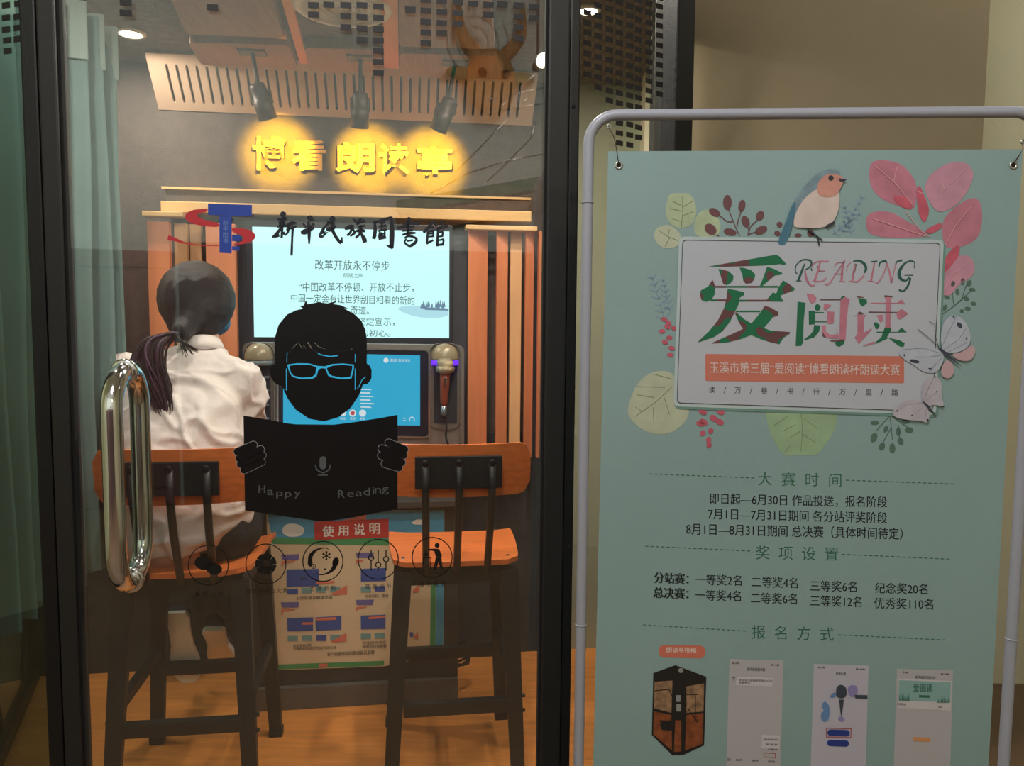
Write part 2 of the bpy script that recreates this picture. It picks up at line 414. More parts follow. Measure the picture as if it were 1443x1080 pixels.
# niche lining behind the screen
TVP = mat('slate laminate', rgb(74, 76, 84), .55, 0, .1, 200, .08, 20)
struct(MB().box(B, B.at(331, 400, 1.66)[0], B.at(666, 400, 1.66)[0], 1.66, 1.69, .78, z1-.018), 'booth_screen_wall', TVP)
# vertical louvres each side
lw = thing('louvre_screen', 'terracotta vertical louvres beside the television, on the side of the empty stool', 'louvre', tuple(B.P(-.03, 1.6, .0)), R8)
rw = thing('louvre_screen', 'pale and terracotta vertical panels beside the television, behind the seated person', 'louvre', tuple(B.P(-1.38, 1.6, .0)), R8)
ztop = B.at(700, 322, 1.6)[1]-.01
def louvre(parent, pa, pb, dep, m, skew=.0, bb=1.56):
    a0 = B.at(pa, 400, bb)[0]; a1 = B.at(pb, 400, bb)[0]
    v = [B.P(a, b, z) for z in (.88, ztop) for a, b in ((a0, bb), (a1, bb+skew), (a1, bb+skew+dep), (a0, bb+dep))]
    return mesh('slat', v, [(0, 1, 2, 3), (4, 7, 6, 5), (0, 4, 5, 1), (1, 5, 6, 2), (2, 6, 7, 3), (3, 7, 4, 0)], m, parent, bevel=.002)
louvre(lw, 660, 689, .03, LOUV, .05); louvre(lw, 700, 717, .03, LOUV, .03); louvre(lw, 719, 735, .03, LOUVL, .0, 1.60); louvre(lw, 741, 754, .03, LOUV, .03); louvre(lw, 759, 772, .03, LOUV, .03)
louvre(rw, 209, 240, .03, LOUV, .0); louvre(rw, 247, 265, .03, LOUVL, .0, 1.6); louvre(rw, 269, 285, .03, LOUVL, .0, 1.62); louvre(rw, 291, 331, .03, LOUV, .02)
# ---- front posts
za, zb = 0, 2.55
def postx(px, py=540, b=0): return B.at(px, py, b)[0]
aL0, aL1 = B.at(56, 540)[0], B.at(101, 540)[0]
aR0, aR1 = B.at(766, 540)[0], B.at(794, 540)[0]
cpost = thing('corner_post', 'black corner post on the handle side of the glass door', 'post', tuple(B.P(aL0, 0, 0)), R8)
MB().box(B, B.at(52, 540)[0], B.at(76, 540)[0]-.002, -.012, .05, 0, zb).build('post', BLACKM, cpost, bevel=.003)
cpost2 = thing('corner_post', 'black corner post between the glass door and the grey poster stand', 'post', tuple(B.P(aR1, 0, 0)), R8)
MB().box(B, B.at(795, 540)[0]+.001, B.at(810, 540)[0], -.006, .05, 0, zb).build('post', BLACKM, cpost2, bevel=.003)
for (px, py, t_) in ((808, 150, 0), (796, 230, 0), (803, 770, 0), (800, 890, 0)):
    MB().lathe(B.hit(px, py, -.0062), -B.n, [(.0035, 0), (.0035, .001), (.002, .0018)], 10).build('screw', DARK, cpost2)
# ---- glass door
dr = thing('glass_door', 'black framed glass door with steel pull handle and reading man sticker', 'door', tuple(B.P(aL1, 0, 0)), R8)
ZD = 2.50
def rail(nm, a0, a1, z0, z1_): return MB().box(B, a0, a1, -.014, .03, z0, z1_).build(nm, BLACKP, dr, bevel=.003)
rail('stile', B.at(76, 540)[0], aL1, .04, ZD); rail('stile', aR0, B.at(795, 540)[0]-.001, .04, ZD)
rail('bottom_rail', aL1+.001, aR0-.001, .04, .12); rail('top_rail', aL1+.001, aR0-.001, ZD-.07, ZD)
MB().box(B, aL1-.006, aL1+.004, -.006, .01, .12, ZD-.07).build('gasket', DARK, dr)
MB().box(B, aR0-.004, aR0+.006, -.006, .01, .12, ZD-.07).build('gasket', DARK, dr)
pane = MB().box(B, aL1, aR0, 0, .008, .12, ZD-.07).build('pane', GLASS, dr)
hn = Vector(B.n)
# handle: one loop through the glass, outer and inner grip
ha, hz0 = B.at(180, 796, .0); _, hz1 = B.at(180, 540, .0)
ha = B.at(181, 670, 0)[0]
zt = B.at(176, 524, 0)[1]; zbm = B.at(187, 816, 0)[1]; hr = .060; tr = .0158
def grip(sgn):
    p = []
    for k in range(11):
        t = PI/2*k/10; p.append(B.P(ha, sgn*(.004+hr*math.sin(t)), zt - hr + hr*math.cos(t)))
    for k in range(1, 8): p.append(B.P(ha, sgn*(.004+hr), zt-hr-(zt-zbm-2*hr)*k/8))
    for k in range(11):
        t = PI/2*k/10; p.append(B.P(ha, sgn*(.004+hr*math.cos(t)), zbm + hr - hr*math.sin(t)))
    return p
hd = MB().tube(grip(-1), tr, 20).build('pull_handle', CHROME, dr, smooth=True)
MB().tube(grip(1), tr, 20).build('pull_handle', CHROME, dr, smooth=True)
for z_ in (zt, zbm):
    MB().lathe(B.P(ha, -.001, z_), -B.n, [(.021, 0), (.021, .006), (.018, .008)], 20).build('handle_washer', CHROME, dr, smooth=True)
# ---- side panels (26 degrees back from the door on each side)
cR = B.P(B.at(810, 540)[0], .02, 0); SR = Frame(cR, 34)
cL = B.P(B.at(50, 540)[0], .02, 0); SL = Frame(cL, -18)
wR = SR.at(938, 300)[0]
sp = thing('window_1', 'narrow glass side panel with black dot film, behind the poster stand', 'window', tuple(cR), math.radians(34), None, 'structure')
MB().box(SR, .0, wR+.03, 0, .008, .1, 2.45).build('pane', GLASS, sp)
MB().box(SR, wR, wR+.045, -.02, .04, 0, 2.55).build('post', BLACKM, sp, bevel=.003)
MB().box(SR, .0, wR, -.01, .03, 0, .1).build('bottom_rail', BLACKM, sp); MB().box(SR, .0, wR, -.01, .03, 2.45, 2.55).build('top_rail', BLACKM, sp)
sl = thing('window_2', 'glass side panel with curtain behind it, beyond the corner post by the door handle', 'window', tuple(cL), math.radians(-18), None, 'structure')
MB().box(SL, -.45, 0, 0, .008, .1, 2.45).build('pane', GLASS3, sl)
MB().box(SL, -.50, -.45, -.02, .04, 0, 2.55).build('post', BLACKM, sl, bevel=.003)
MB().box(SL, -.45, .0, -.01, .03, 0, .1).build('bottom_rail', BLACKM, sl); MB().box(SL, -.45, .0, -.01, .03, 2.45, 2.55).build('top_rail', BLACKM, sl)
# ---- side walls of the booth: black frames with chamfered inner outline, glass
def side_wall(name, label, p, q, sgn):
    p = Vector(p); q = Vector(q); deg = math.degrees(math.atan2(q.y-p.y, q.x-p.x)); F = Frame(p, deg); L = (q-p).length
    t = thing(name, label, 'window', tuple(p), math.radians(deg), None, 'structure')
    for a in (0, L*.48, L): MB().box(F, a-.02, a+.02, -.02, .02, 0, ZC).build('post', BLACKM, t, bevel=.002)
    MB().box(F, .02, L-.02, -.02, .02, .0, .10).build('bottom_rail', BLACKM, t); MB().box(F, .02, L-.02, -.02, .02, ZC-.05, ZC).build('top_rail', BLACKM, t)
    MB().box(F, .02, L-.02, -.003, .003, .10, ZC-.05).build('pane', GLASS, t)
    for k in (0, 1):
        a0, a1 = (.02, L*.48-.02) if k == 0 else (L*.48+.02, L-.02); z0, z1_ = .12, ZC-.06; c = .22
        pts = [(a0+c, z0), (a1-c, z0), (a1-.05, z0+c*1.6), (a1-.05, z1_-c*1.6), (a1-c, z1_), (a0+c, z1_), (a0+.05, z1_-c*1.6), (a0+.05, z0+c*1.6)]
        for i in range(8):
            u_, v_ = pts[i], pts[(i+1) % 8]
            MB().beam(F.P(u_[0], 0, u_[1]), F.P(v_[0], 0, v_[1]), .014, .018).build('glazing_bar', BLACKM, t)
    MB().beam(F.P(L*.5, .0, .15), F.P(L*.98, .0, 1.2), .02).build('brace', BLACKM, t)
    return t
side_wall('window_3', 'black framed glass wall of the booth behind the curtain', SL.P(-.48, .03, 0), B.P(-1.56, BW, 0), 1)
side_wall('window_4', 'black framed glass wall of the booth next to the taupe pillar', SR.P(wR+.03, .04, 0), B.P(.80, BW, 0), -1)
# ---- curtain
CURT = mat('grey green curtain cloth', rgb(112, 138, 134), .9, 0, .15, 500, .06, 6)
cu = thing('curtain', 'grey green pleated curtain hung inside the booth behind the door handle', 'curtain', tuple(WC.P(-1.16, 1.9, .67)))
v = []; f = []; NC = 150
def curt(t):  # t 0..1 along depth
    y = 1.48+t*.80; x = -1.150+.030*math.sin(t*2*PI*8.5)+.012*math.sin(t*2*PI*19+1) ; return x, y
zcs = [.70, .9, 1.2, 1.5, 1.8, 2.0, 2.06, 2.07, 2.195]
for j, z in enumerate(zcs):
    for k in range(NC+1):
        x, y = curt(k/NC); s_ = 1.0 + .5*(1-(z-.66)/1.6)*math.sin(k*.21)*.4
        v.append((-1.15+(x+1.15)*s_ + (.006 if z < 2.065 else 0), y + .01*math.sin(z*5+k*.1), z + (.012*math.sin(k*.3) if j == 0 else 0)))
for j in range(len(zcs)-1):
    for k in range(NC): f.append((j*(NC+1)+k, j*(NC+1)+k+1, (j+1)*(NC+1)+k+1, (j+1)*(NC+1)+k))
co = mesh('cloth', v, f, CURT, cu, smooth=True, recalc=False)
MB().tube([(-1.17, 1.40, 2.19), (-1.17, 2.30, 2.19)], .008, 10).build('rail', BLACKM, cu, smooth=True)
v = []; f = []
for j, z in enumerate((2.06, 2.205)):
    for k in range(NC+1):
        x, y = curt(k/NC); v.append((x+.004+(x+1.15)*.15, y, z))
for k in range(NC): f.append((k, k+1, NC+2+k, NC+1+k))
mesh('heading_band', v, f, mat('curtain heading', rgb(150, 165, 158), .9), cu, smooth=True, recalc=False)
# ================================================================== THINGS IN THE BOOTH
def flatmat(n, r, g, b, rough=.6): return mat(n, rgb(r, g, b), rough)
def screen_mat(n, r, g, b, k): return mat(n, rgb(10, 10, 10), .3, emit=rgb(r, g, b), est=k)
# ---- television
TB = 1.60
aT0, aT1 = B.at(345, 400, TB)[0], B.at(638, 400, TB)[0]; zT1 = B.at(495, 314, TB)[1]; zT0 = B.at(495, 486, TB)[1]
tv = thing('television', 'wide television showing pale blue text slide on the booth back wall', 'television', tuple(B.P((aT0+aT1)/2, TB, zT0)), R8)
BEZ = mat('dark screen bezel', rgb(40, 42, 52), .35)
MB().box(B, aT0, aT1, TB, TB+.05, zT0, zT1).build('body', BEZ, tv, bevel=.004)
s0, s1 = B.at(357, 400, TB)[0], B.at(633, 400, TB)[0]; zs1 = B.at(495, 323, TB)[1]; zs0 = B.at(495, 476, TB)[1]
MB().box(B, s0, s1, TB-.002, TB+.001, zs0, zs1).build('screen', screen_mat('television screen', 196, 246, 246, 1.35), tv)
TXT = screen_mat('screen ink', 70, 96, 104, .9)
pr = Print(B, TB-.003)
pr.text('改革开放永不停步', 444, 380, 549, 382, 14, .0)
pr.text('砥砺之声', 484, 391.5, 511, 392, 6.5)
pr.text('“中国改革不停顿、开放不止步，', 421, 411, 583, 412, 13)
pr.text('中国一定会有让世界刮目相看的新的', 410, 426, 584, 430, 12)
pr.text('奇迹。', 494, 443, 520, 443.6, 12)
pr.text('坚定宣示，', 504, 459, 556, 459.6, 11)
pr.text('的初心。', 508, 474.5, 550, 475, 10)
pr.build('slide_text', TXT, tv)['kind'] = 'stuff'
pr = Print(B, TB-.0028)
pr.poly(smooth_poly([(556, 434), (580, 430), (604, 432), (632, 436), (632, 447), (600, 449), (575, 444)]))
pr.build('slide_picture', screen_mat('slide haze', 176, 222, 236, 1.2), tv)
pr = Print(B, TB-.0032)
for k in range(26):
    x = 592+random.random()*39; y = 432+random.random()*3; h = 4+random.random()*6
    pr.poly([(x-1.6, y), (x+1.6, y), (x+.3, y-h), (x-.3, y-h)])
pr.poly([(592, 433), (632, 435), (632, 438), (600, 437)])
pr.build('slide_trees', screen_mat('slide trees', 118, 150, 178, .9), tv)
# ---- console standing on the desk
CONB = 1.46
CONM = mat('brushed grey console', rgb(142, 134, 128), .4, .55, .06, 300, stretch=(1, 1, 12))
ac0, ac1 = B.at(342, 560, CONB)[0], B.at(656, 560, CONB)[0]
zc1 = B.at(500, 484, CONB)[1]; ZDK = B.at(500, 705, 1.38)[1]
con = thing('recording_console', 'grey metal recording console with blue touch screen above the desk', 'console', tuple(B.P((ac0+ac1)/2, CONB, ZDK)), R8)
MB().slab([rrect(342, 483, 654, 640, 8, .012)], lambda p: B.hit(p[0], p[1], CONB), lambda p: B.hit(p[0], p[1], CONB)+B.n*.08).build('body', CONM, con)
MB().box(B, ac0+.05, ac1-.05, CONB+.02, CONB+.12, ZDK, B.at(500, 636, CONB)[1]).build('foot', BLACKM, con)
MB().slab([rrect(390, 488, 606, 614, 6, .02), rrect(392.4, 490.4, 603.6, 611.6, 5, .02)], lambda p: B.hit(p[0], p[1], CONB-.008), lambda p: B.hit(p[0], p[1], CONB)).build('tablet_rim', mat('bright trim', rgb(200, 196, 190), .25, .9), con)
MB().slab([rrect(392.6, 490.6, 603.4, 611.4, 5, .02)], lambda p: B.hit(p[0], p[1], CONB-.006), lambda p: B.hit(p[0], p[1], CONB)).build('tablet', mat('tablet glass', rgb(34, 38, 52), .2), con)
tbl = MB().slab([[(399, 497), (592, 501), (592, 600), (399, 598)]], lambda p: B.hit(p[0], p[1], CONB-.007), lambda p: B.hit(p[0], p[1], CONB-.005)).build('touch_screen', screen_mat('blue touch screen', 44, 172, 214, 1.05), con)
pr = Print(B, CONB-.0076)
pr.poly(ell(544, 508, 3.6, 3.6)); pr.text('朗读 测试', 550, 510.5, 570, 511, 5); pr.text('朗读', 571, 510.6, 578, 510.8, 4.5)
for k in range(6): pr.poly([(508, 548+k*5), (520+random.random()*14, 548.3+k*5), (520+random.random()*10, 550+k*5), (508, 549.6+k*5)])
pr.poly(ell(497, 582.5, 5, 5)); pr.poly(ell(511, 582.5, 5, 5)); pr.poly(ell(483, 582, 5, 5))
for x in (497, 511, 483): pr.text('录音', x-4, 592, x+4, 592, 3.6)
pr.poly([(568, 589), (572, 589), (572, 590), (568, 590)]); pr.poly([(568, 592.5), (572, 592.5), (572, 593.5), (568, 593.5)])
pr.poly(ribbon(bez([(577, 594, 1.1), (577.5, 590, 1.1), (580.5, 588, 1.1), (583.5, 590, 1.1), (584, 594, 1.1)])))
pr.build('screen_icons', screen_mat('white screen ink', 235, 245, 250, .9), con)['kind'] = 'stuff'
pr = Print(B, CONB-.0079); pr.poly(ell(497, 582.5, 3, 3)); pr.build('record_dot', screen_mat('red screen ink', 215, 90, 100, .8), con)
# alcoves each side with microphones
def alcove(cx, xr, group_lab):
    MB().slab([rrect(cx-23, 483, cx+23, 606, 16, .0)], lambda p: B.hit(p[0], p[1], CONB-.006), lambda p: B.hit(p[0], p[1], CONB)).build('alcove_panel', mat('satin grey alcove', rgb(120, 112, 104), .4, .4), con)
    MB().slab([rrect(cx-23, 483, cx+23, 640, 16, .0), rrect(cx-21.6, 484.4, cx+21.6, 638, 15, .0)], lambda p: B.hit(p[0], p[1], CONB-.012), lambda p: B.hit(p[0], p[1], CONB)).build('alcove_rim', MATS['bright trim'], con)
    MB().box(B, B.at(cx-16, 560, CONB)[0], B.at(cx+17, 560, CONB)[0], CONB-.008, CONB-.005, B.at(cx, 596, CONB)[1], B.at(cx, 516, CONB)[1]).build('alcove_recess', mat('dark recess', rgb(34, 34, 44), .6), con)
    c = B.hit(cx, 506, CONB-.01)
    MB().lathe(c, (0, 0, 1), [(.048, -.004), (.048, .002), (.046, .02), (.038, .038), (.024, .050), (.0, .055)], 28).build('hood', mat('frosted dome', rgb(150, 136, 110), .3, .1), con, smooth=True)
    MB().lathe(B.hit(cx, 507, CONB-.01), (0, 0, 1), [(.0475, -.018), (.0475, -.002)], 28).build('light_ring', mat('violet light ring', rgb(30, 10, 90), .4, emit=rgb(80, 30, 235), est=3) if xr else mat('unlit ring', rgb(120, 130, 135), .4), con, smooth=True)
alcove(627, True, ''); alcove(365, False, '')
for k, y in enumerate((530, 549, 569, 588)):
    MB().box(B, B.at(349, y, CONB)[0], B.at(381, y, CONB)[0], CONB-.03, CONB-.006, B.at(365, y+3, CONB-.02)[1], B.at(365, y, CONB-.02)[1]).build('rack_bar', mat('rack steel', rgb(140, 150, 160), .25, .8), con)
def microphone(cx, cy, lab):
    c = B.hit(cx, cy, CONB-.055); t = thing('microphone', lab, 'microphone', tuple(c), 0, 'console microphones')
    ax = (B.u*.03 + Vector((0, 0, 1))).normalized()
    MB().lathe(c, ax, [(.010, -.115), (.0135, -.10), (.017, -.03), (.018, .0)], 20).build('handle', mat('copper red microphone body', rgb(150, 78, 60), .3, .4), t, smooth=True)
    MB().lathe(c, ax, [(.018, .0), (.031, .008), (.033, .014), (.034, .020), (.032, .024), (.026, .027), (.030, .031), (.030, .042), (.022, .052), (.008, .058)], 24).build('grille_head', mat('silver mesh', rgb(205, 190, 160), .3, .9, .5, 900), t, smooth=True)
    MB().box(B, B.ab(c)[0]-.005, B.ab(c)[0]+.005, B.ab(c)[1]-.022, B.ab(c)[1]-.014, c.z-.038, c.z-.012).build('switch', CHROME, t, bevel=.001)
    MB().lathe(c, ax, [(.009, -.150), (.0115, -.140), (.0105, -.112)], 14).build('connector', mat('rack steel', rgb(140, 150, 160)), t, smooth=True)
    p = [c-ax*.148]
    for k in range(1, 9): p.append(c - ax*.148 + Vector((.006*math.sin(k*1.3)+.004*k, -.0, -.022*k)))
    MB().tube(p, .0035, 8).build('cable', DARK, t, smooth=True)
    for q in (-1, 1): MB().beam(c+B.u*.024*q+Vector((0, 0, -.006)), c+B.u*.022*q+B.n*.045+Vector((0, 0, -.006)), .006).build('clip', BLACKM, t)
microphone(627, 527, 'red bodied microphone in its clip beside the blue touch screen')
# ---- desk
dk = thing('desk', 'low dark desk below the console with the instruction poster on its front', 'desk', tuple(B.P(B.at(500, 900, 1.4)[0], 1.55, .05)), R8)
ad0, ad1 = B.at(352, 900, 1.38)[0], B.at(645, 900, 1.38)[0]
DESKM = mat('dark grey desk laminate', rgb(58, 54, 50), .55, 0, .08, 200, .06, 20)
MB().box(B, ad0-.02, ad1+.01, 1.34, BW-.015, ZDK-.025, ZDK).build('desktop', DESKM, dk, bevel=.004)
MB().box(B, ad0, ad1, 1.38, 1.41, .13, ZDK-.026).build('front_panel', DESKM, dk)
MB().box(B, ad0, ad1, 1.36, 1.40, .051, .129).build('plinth', mat('plinth grey', rgb(92, 86, 80), .5), dk, bevel=.002)
MB().box(B, ad0, ad0+.03, 1.411, BW-.015, .05, ZDK-.026).build('side_board', DESKM, dk); MB().box(B, ad1-.03, ad1, 1.411, BW-.015, .05, ZDK-.026).build('side_board', DESKM, dk)
# ---- instruction poster taped to the desk
PB = 1.375
K6 = lambda pts: cv(370, 700, 4.155, pts)
PAPER = mat('cream poster paper', rgb(226, 198, 162), .6)
ip = thing('instruction_poster', 'cream instruction poster with red title banner taped to the desk front', 'poster', tuple(B.hit(505, 940, PB)), R8)
MB().slab([K6([(20, 80), (1065, 80), (1060, 915), (870, 960), (710, 995), (85, 1018), (60, 980)])], lambda p: B.hit(p[0], p[1], PB), lambda p: B.hit(p[0], p[1], PB+.002)).build('sheet', PAPER, ip)
G_ = mat('print green', rgb(70, 150, 92), .6); R_ = mat('print red', rgb(196, 54, 50), .6); BL = mat('print blue', rgb(56, 84, 158), .6); SKY = mat('print sky blue', rgb(76, 160, 196), .6)
SAL = mat('print salmon', rgb(224, 120, 96), .6); WHI = mat('print white', rgb(240, 236, 226), .6); INK = mat('print ink', rgb(52, 44, 44), .6); TEAL = mat('print teal tile', rgb(120, 160, 160), .6); VIO = mat('print violet', rgb(110, 100, 160), .6)
def ply(nm, m, polys, b):
    for q in polys: p = Print(B, b); p.poly(K6(q)); p.build(nm, m, ip)
ply('sky_print', SKY, [[(20, 81), (1064, 81), (1063, 250), (60, 250)], [(1015, 500), (1062, 510), (1058, 908), (1012, 908)]], PB-.0004)
ply('green_band', G_, [[(40, 240), (1063, 250), (1063, 290), (60, 278)], [(985, 510), (1013, 510), (1012, 908), (980, 908)], [(85, 985), (712, 962), (710, 990), (88, 1014)]], PB-.0008)
ply('cloud_print', WHI, [smooth_poly([(110, 215), (125, 165), (190, 155), (250, 185), (235, 230), (160, 240)]), smooth_poly([(860, 165), (900, 130), (950, 140), (980, 165)])], PB-.0012)
ply('banner', R_, [[(302, 148), (738, 130), (738, 240), (305, 255)]], PB-.0016)
ply('red_shape', SAL, [[(420, 150), (610, 105), (600, 150)]], PB-.0012)
pr = Print(B, PB-.002); pr.chars('使用说明', 462.5, 749, 528, 745, 17, .03); pr.build('banner_title', WHI, ip)
ply('print_headings', VIO, [[(106, 342), (216, 338), (210, 372), (118, 372)], [(106, 620), (216, 618), (210, 650), (118, 650)], [(545, 330), (652, 328), (645, 360), (552, 360)], [(545, 606), (652, 604), (645, 635), (552, 636)]], PB-.0012)
ply('screenshot_blue', BL, [[(140, 428), (330, 424), (330, 525), (142, 530)], [(145, 712), (296, 708), (296, 786), (146, 790)], [(310, 708), (462, 698), (462, 780), (312, 786)], [(575, 425), (722, 418), (722, 495), (576, 498)], [(575, 698), (720, 692), (720, 776), (576, 778)], [(145, 541), (208, 541), (208, 572), (145, 572)], [(315, 812), (375, 812), (375, 846), (315, 846)], [(656, 525), (718, 525), (718, 556), (656, 556)], [(862, 795), (882, 795), (882, 822), (862, 822)]], PB-.0012)
ply('thumbnail_tiles', TEAL, [[(x, y), (x+60, y), (x+60, y+32), (x, y+32)] for x, y in ((228, 535), (310, 530), (395, 530), (147, 816), (230, 814), (396, 812), (575, 528), (575, 803), (655, 800))], PB-.0012)
ply('salmon_marks', SAL, [[(310, 500), (420, 494), (425, 506), (320, 514)], [(230, 738), (296, 736), (296, 750), (230, 752)], [(310, 712), (430, 706), (432, 722), (312, 728)], [(620, 706), (718, 698), (718, 712), (622, 720)], [(400, 570), (495, 520), (495, 572), (420, 578)], [(400, 850), (492, 798), (492, 848), (420, 856)], [(880, 550), (915, 515), (915, 560), (882, 562)], [(880, 830), (912, 790), (910, 835)], [(110, 380), (190, 376), (190, 384), (125, 392), (118, 410), (110, 410)], [(110, 660), (190, 656), (190, 664), (125, 672), (118, 690), (110, 690)], [(545, 372), (590, 370), (590, 380), (556, 384), (550, 400)], [(545, 648), (610, 644), (610, 650), (556, 658), (550, 676)], [(330, 980), (380, 978), (378, 1000), (334, 1002)]], PB-.0016)
pr = Print(B, PB-.002)
def t6(t, x0, y0, x1, y1, h): (a, b_), (c, d) = K6([(x0, y0), (x1, y1)]); pr.text(t, a, b_, c, d, h/4.155, .02)
t6('上传背景及朗读作品', 196, 606, 408, 598, 20); t6('分享扫码、查看', 600, 592, 738, 590, 18); t6('点击录音录制', 178, 882, 290, 878, 16); t6('尽情朗读您喜爱的作品并保存上传', 180, 900, 430, 894, 18)
t6('客户如遇其他问题请联系管理', 378, 936, 655, 924, 24); t6('可选择伴奏乐', 585, 868, 726, 862, 18); t6('完成后扫描查看', 585, 890, 726, 884, 18)
pr.text('保存', 423, 818, 432, 818, 5, .02)
pr.build('fine_print', INK, ip)['kind'] = 'stuff'
# ---- cable coil lying behind the desk corner
cc = B.hit(640, 928, 1.44); cbl = MB(); q = []
for k in range(60): t = k*.42; q.append(cc + B.u*((.045+.012*math.sin(k*.9))*math.cos(t)+.01) + B.n*.03*math.sin(t) + Vector((0, 0, .02+.03*math.sin(t)+.012*math.cos(k*.7))))
put(cbl.tube(q, .004, 6).build('power_cable', DARK, smooth=True), 'black power cable coiled beside the lower corner of the dark desk', 'cable')
# ---- golden sign letters
gold = mat('golden sign letters', rgb(240, 170, 60), .4, .3)
sg = thing('wall_sign', 'row of raised golden characters on the wall under the spotlights', 'sign', tuple(B.hit(496, 245, BW-.02)), R8)
for ch, x0, y0, x1, y1 in (('博', 356, 240, 402, 192), ('看', 411, 240, 459, 197), ('朗', 473, 243, 528, 200), ('读', 534, 246, 577, 202), ('亭', 588, 250, 637, 206)):
    tv_, tf_ = text2d(ch, .022); mnx = min(p[0] for p in tv_); mxx = max(p[0] for p in tv_); mny = min(p[1] for p in tv_); mxy = max(p[1] for p in tv_)
    F_ = lambda p, b: B.hit(x0+(x1-x0)*(p[0]-mnx)/(mxx-mnx), y0-(y0-y1)*(p[1]-mny)/(mxy-mny)+.03*(p[0]-mnx)*20, b)
    me_v = [F_(p, BW-.022) for p in tv_] + [F_(p, BW-.002) for p in tv_]; n = len(tv_)
    ed = {}
    for q in tf_:
        for i in range(len(q)):
            e = (q[i], q[(i+1) % len(q)]); k = tuple(sorted(e)); ed.setdefault(k, []).append(e)
    fs = [tuple(q) for q in tf_] + [tuple(i+n for i in reversed(q)) for q in tf_] + [(e[0][1], e[0][0], e[0][0]+n, e[0][1]+n) for e in ed.values() if len(e) == 1]
    mesh('character', me_v, fs, gold, sg)
# ---- track spotlights
BRZ = mat('bronze lamp body', rgb(62, 46, 38), .45, .4)
def track_spot(px, py0, bx, by, tx, ty, lab):
    b0 = 1.46; top = B.hit(px, py0, b0); top.z = ZC-.012
    t = thing('spotlight', lab, 'spotlight', tuple(top), 0, 'track spotlights above the sign')
    a_ = B.ab(top)[0]; bb_ = B.ab(top)[1]
    MB().box(B, a_-.045, a_+.045, bb_-.03, bb_+.03, ZC-.042, ZC-.001).build('mounting_box', BRZ, t, bevel=.004)
    piv = B.hit(px+(bx-px)*.45, py0+(by-py0)*.5, b0); MB().tube([B.P(a_, bb_, ZC-.04), piv], .007, 10).build('stem', BRZ, t, smooth=True)
    end = B.hit(bx, by, b0+.03); start = piv; d = (end-start).normalized(); L = (end-start).length
    MB().lathe(start-d*.02, d, [(.012, -.015), (.024, -.01), (.027, 0), (.027, L*.45), (.031, L*.45+.002), (.031, L+.02), (.027, L+.02), (.024, L*.8), (0, L*.8)], 24).build('barrel', BRZ, t, smooth=True)
    for q in (-1, 1): MB().beam(piv+B.u*.030*q+Vector((0, 0, .015)), start+d*.03+B.u*.030*q, .006, .012).build('yoke', BRZ, t)
    MB().lathe(start-d*.02+d*(L*.8+.002), d, [(.022, 0), (.022, .002)], 20).build('lens', mat('yellow lamp lens', (.2, .12, .0, 1), .4, emit=(1, .62, .03, 1), est=6), t)
    src = end + d*.018
    tg = B.hit(tx, ty, BW-.02)
    spot('spotlight_beam', tuple(src), tuple(tg), SPOTW, 66, (1, .60, .004), .75, .012)
SPOTW = 52
track_spot(356, 96, 378, 168, 392, 212, 'bronze track spotlight over the first golden character, tilted')
track_spot(508, 108, 507, 180, 518, 222, 'bronze track spotlight above the middle golden characters, pointing straight down')
track_spot(641, 118, 617, 184, 608, 226, 'bronze track spotlight over the last golden character, leaning inwards')
# ---- ceiling downlights inside the booth
def downlight(px, py, z, lab, power, est, r=.035, nm='downlight'):
    c = hitz(px, py, z); t = thing(nm, lab, 'lamp', tuple(c), 0)
    MB().lathe(c, (0, 0, -1), [(r*1.35, 0), (r*1.35, .006), (r, .010), (r, .002)], 28).build('trim_ring', MATS['vent white'], t, smooth=True)
    MB().lathe(c+Vector((0, 0, -.003)), (0, 0, -1), [(r*.98, 0), (r*.98, .003)], 24).build('lens', mat('lit lens %d' % est, (1, 1, 1, 1), .4, emit=(1, .93, .82, 1), est=est), t)
    l = bpy.data.lights.new('downlight_glow', 'AREA'); l.shape = 'DISK'; l.size = r*1.8; l.energy = power; l.color = (1, .90, .78)
    o = bpy.data.objects.new('downlight_glow', l); COL.objects.link(o); o.location = c+Vector((0, 0, -.012))
downlight(184, 45, ZC, 'bright round downlight in the booth ceiling beside the curtain', 9.0, 30)
downlight(829, 12, ZC, 'bright round downlight in the booth ceiling seen through the dotted side panel', 8.0, 30, .028); 
def downlight_at(P, lab, power, est, r=.035):
    t = thing('downlight', lab, 'lamp', tuple(P), 0)
    MB().lathe(P, (0, 0, -1), [(r*1.35, 0), (r*1.35, .006), (r, .010), (r, .002)], 28).build('trim_ring', MATS['vent white'], t, smooth=True)
    MB().lathe(P+Vector((0, 0, -.003)), (0, 0, -1), [(r*.98, 0), (r*.98, .003)], 24).build('lens', mat('lit lens %d' % est, (1, 1, 1, 1), .4, emit=(1, .93, .82, 1), est=est), t)
    l = bpy.data.lights.new('downlight_glow', 'AREA'); l.shape = 'DISK'; l.size = r*1.8; l.energy = power; l.color = (1, .90, .78)
    o = bpy.data.objects.new('downlight_glow', l); COL.objects.link(o); o.location = P+Vector((0, 0, -.012))
downlight_at(B.P(.05, .75, ZC), 'round downlight in the booth ceiling above the empty stool', 9.0, 31)
downlight_at(B.P(-.9, .35, ZC), 'added out of view downlight in the booth ceiling just inside the glass door, on the handle side', 6.0, 31)  # this lamp and the next are added out of view to brighten the booth
downlight_at(B.P(-.1, .30, ZC), 'added out of view downlight in the booth ceiling just inside the glass door, away from the handle', 6.0, 31)
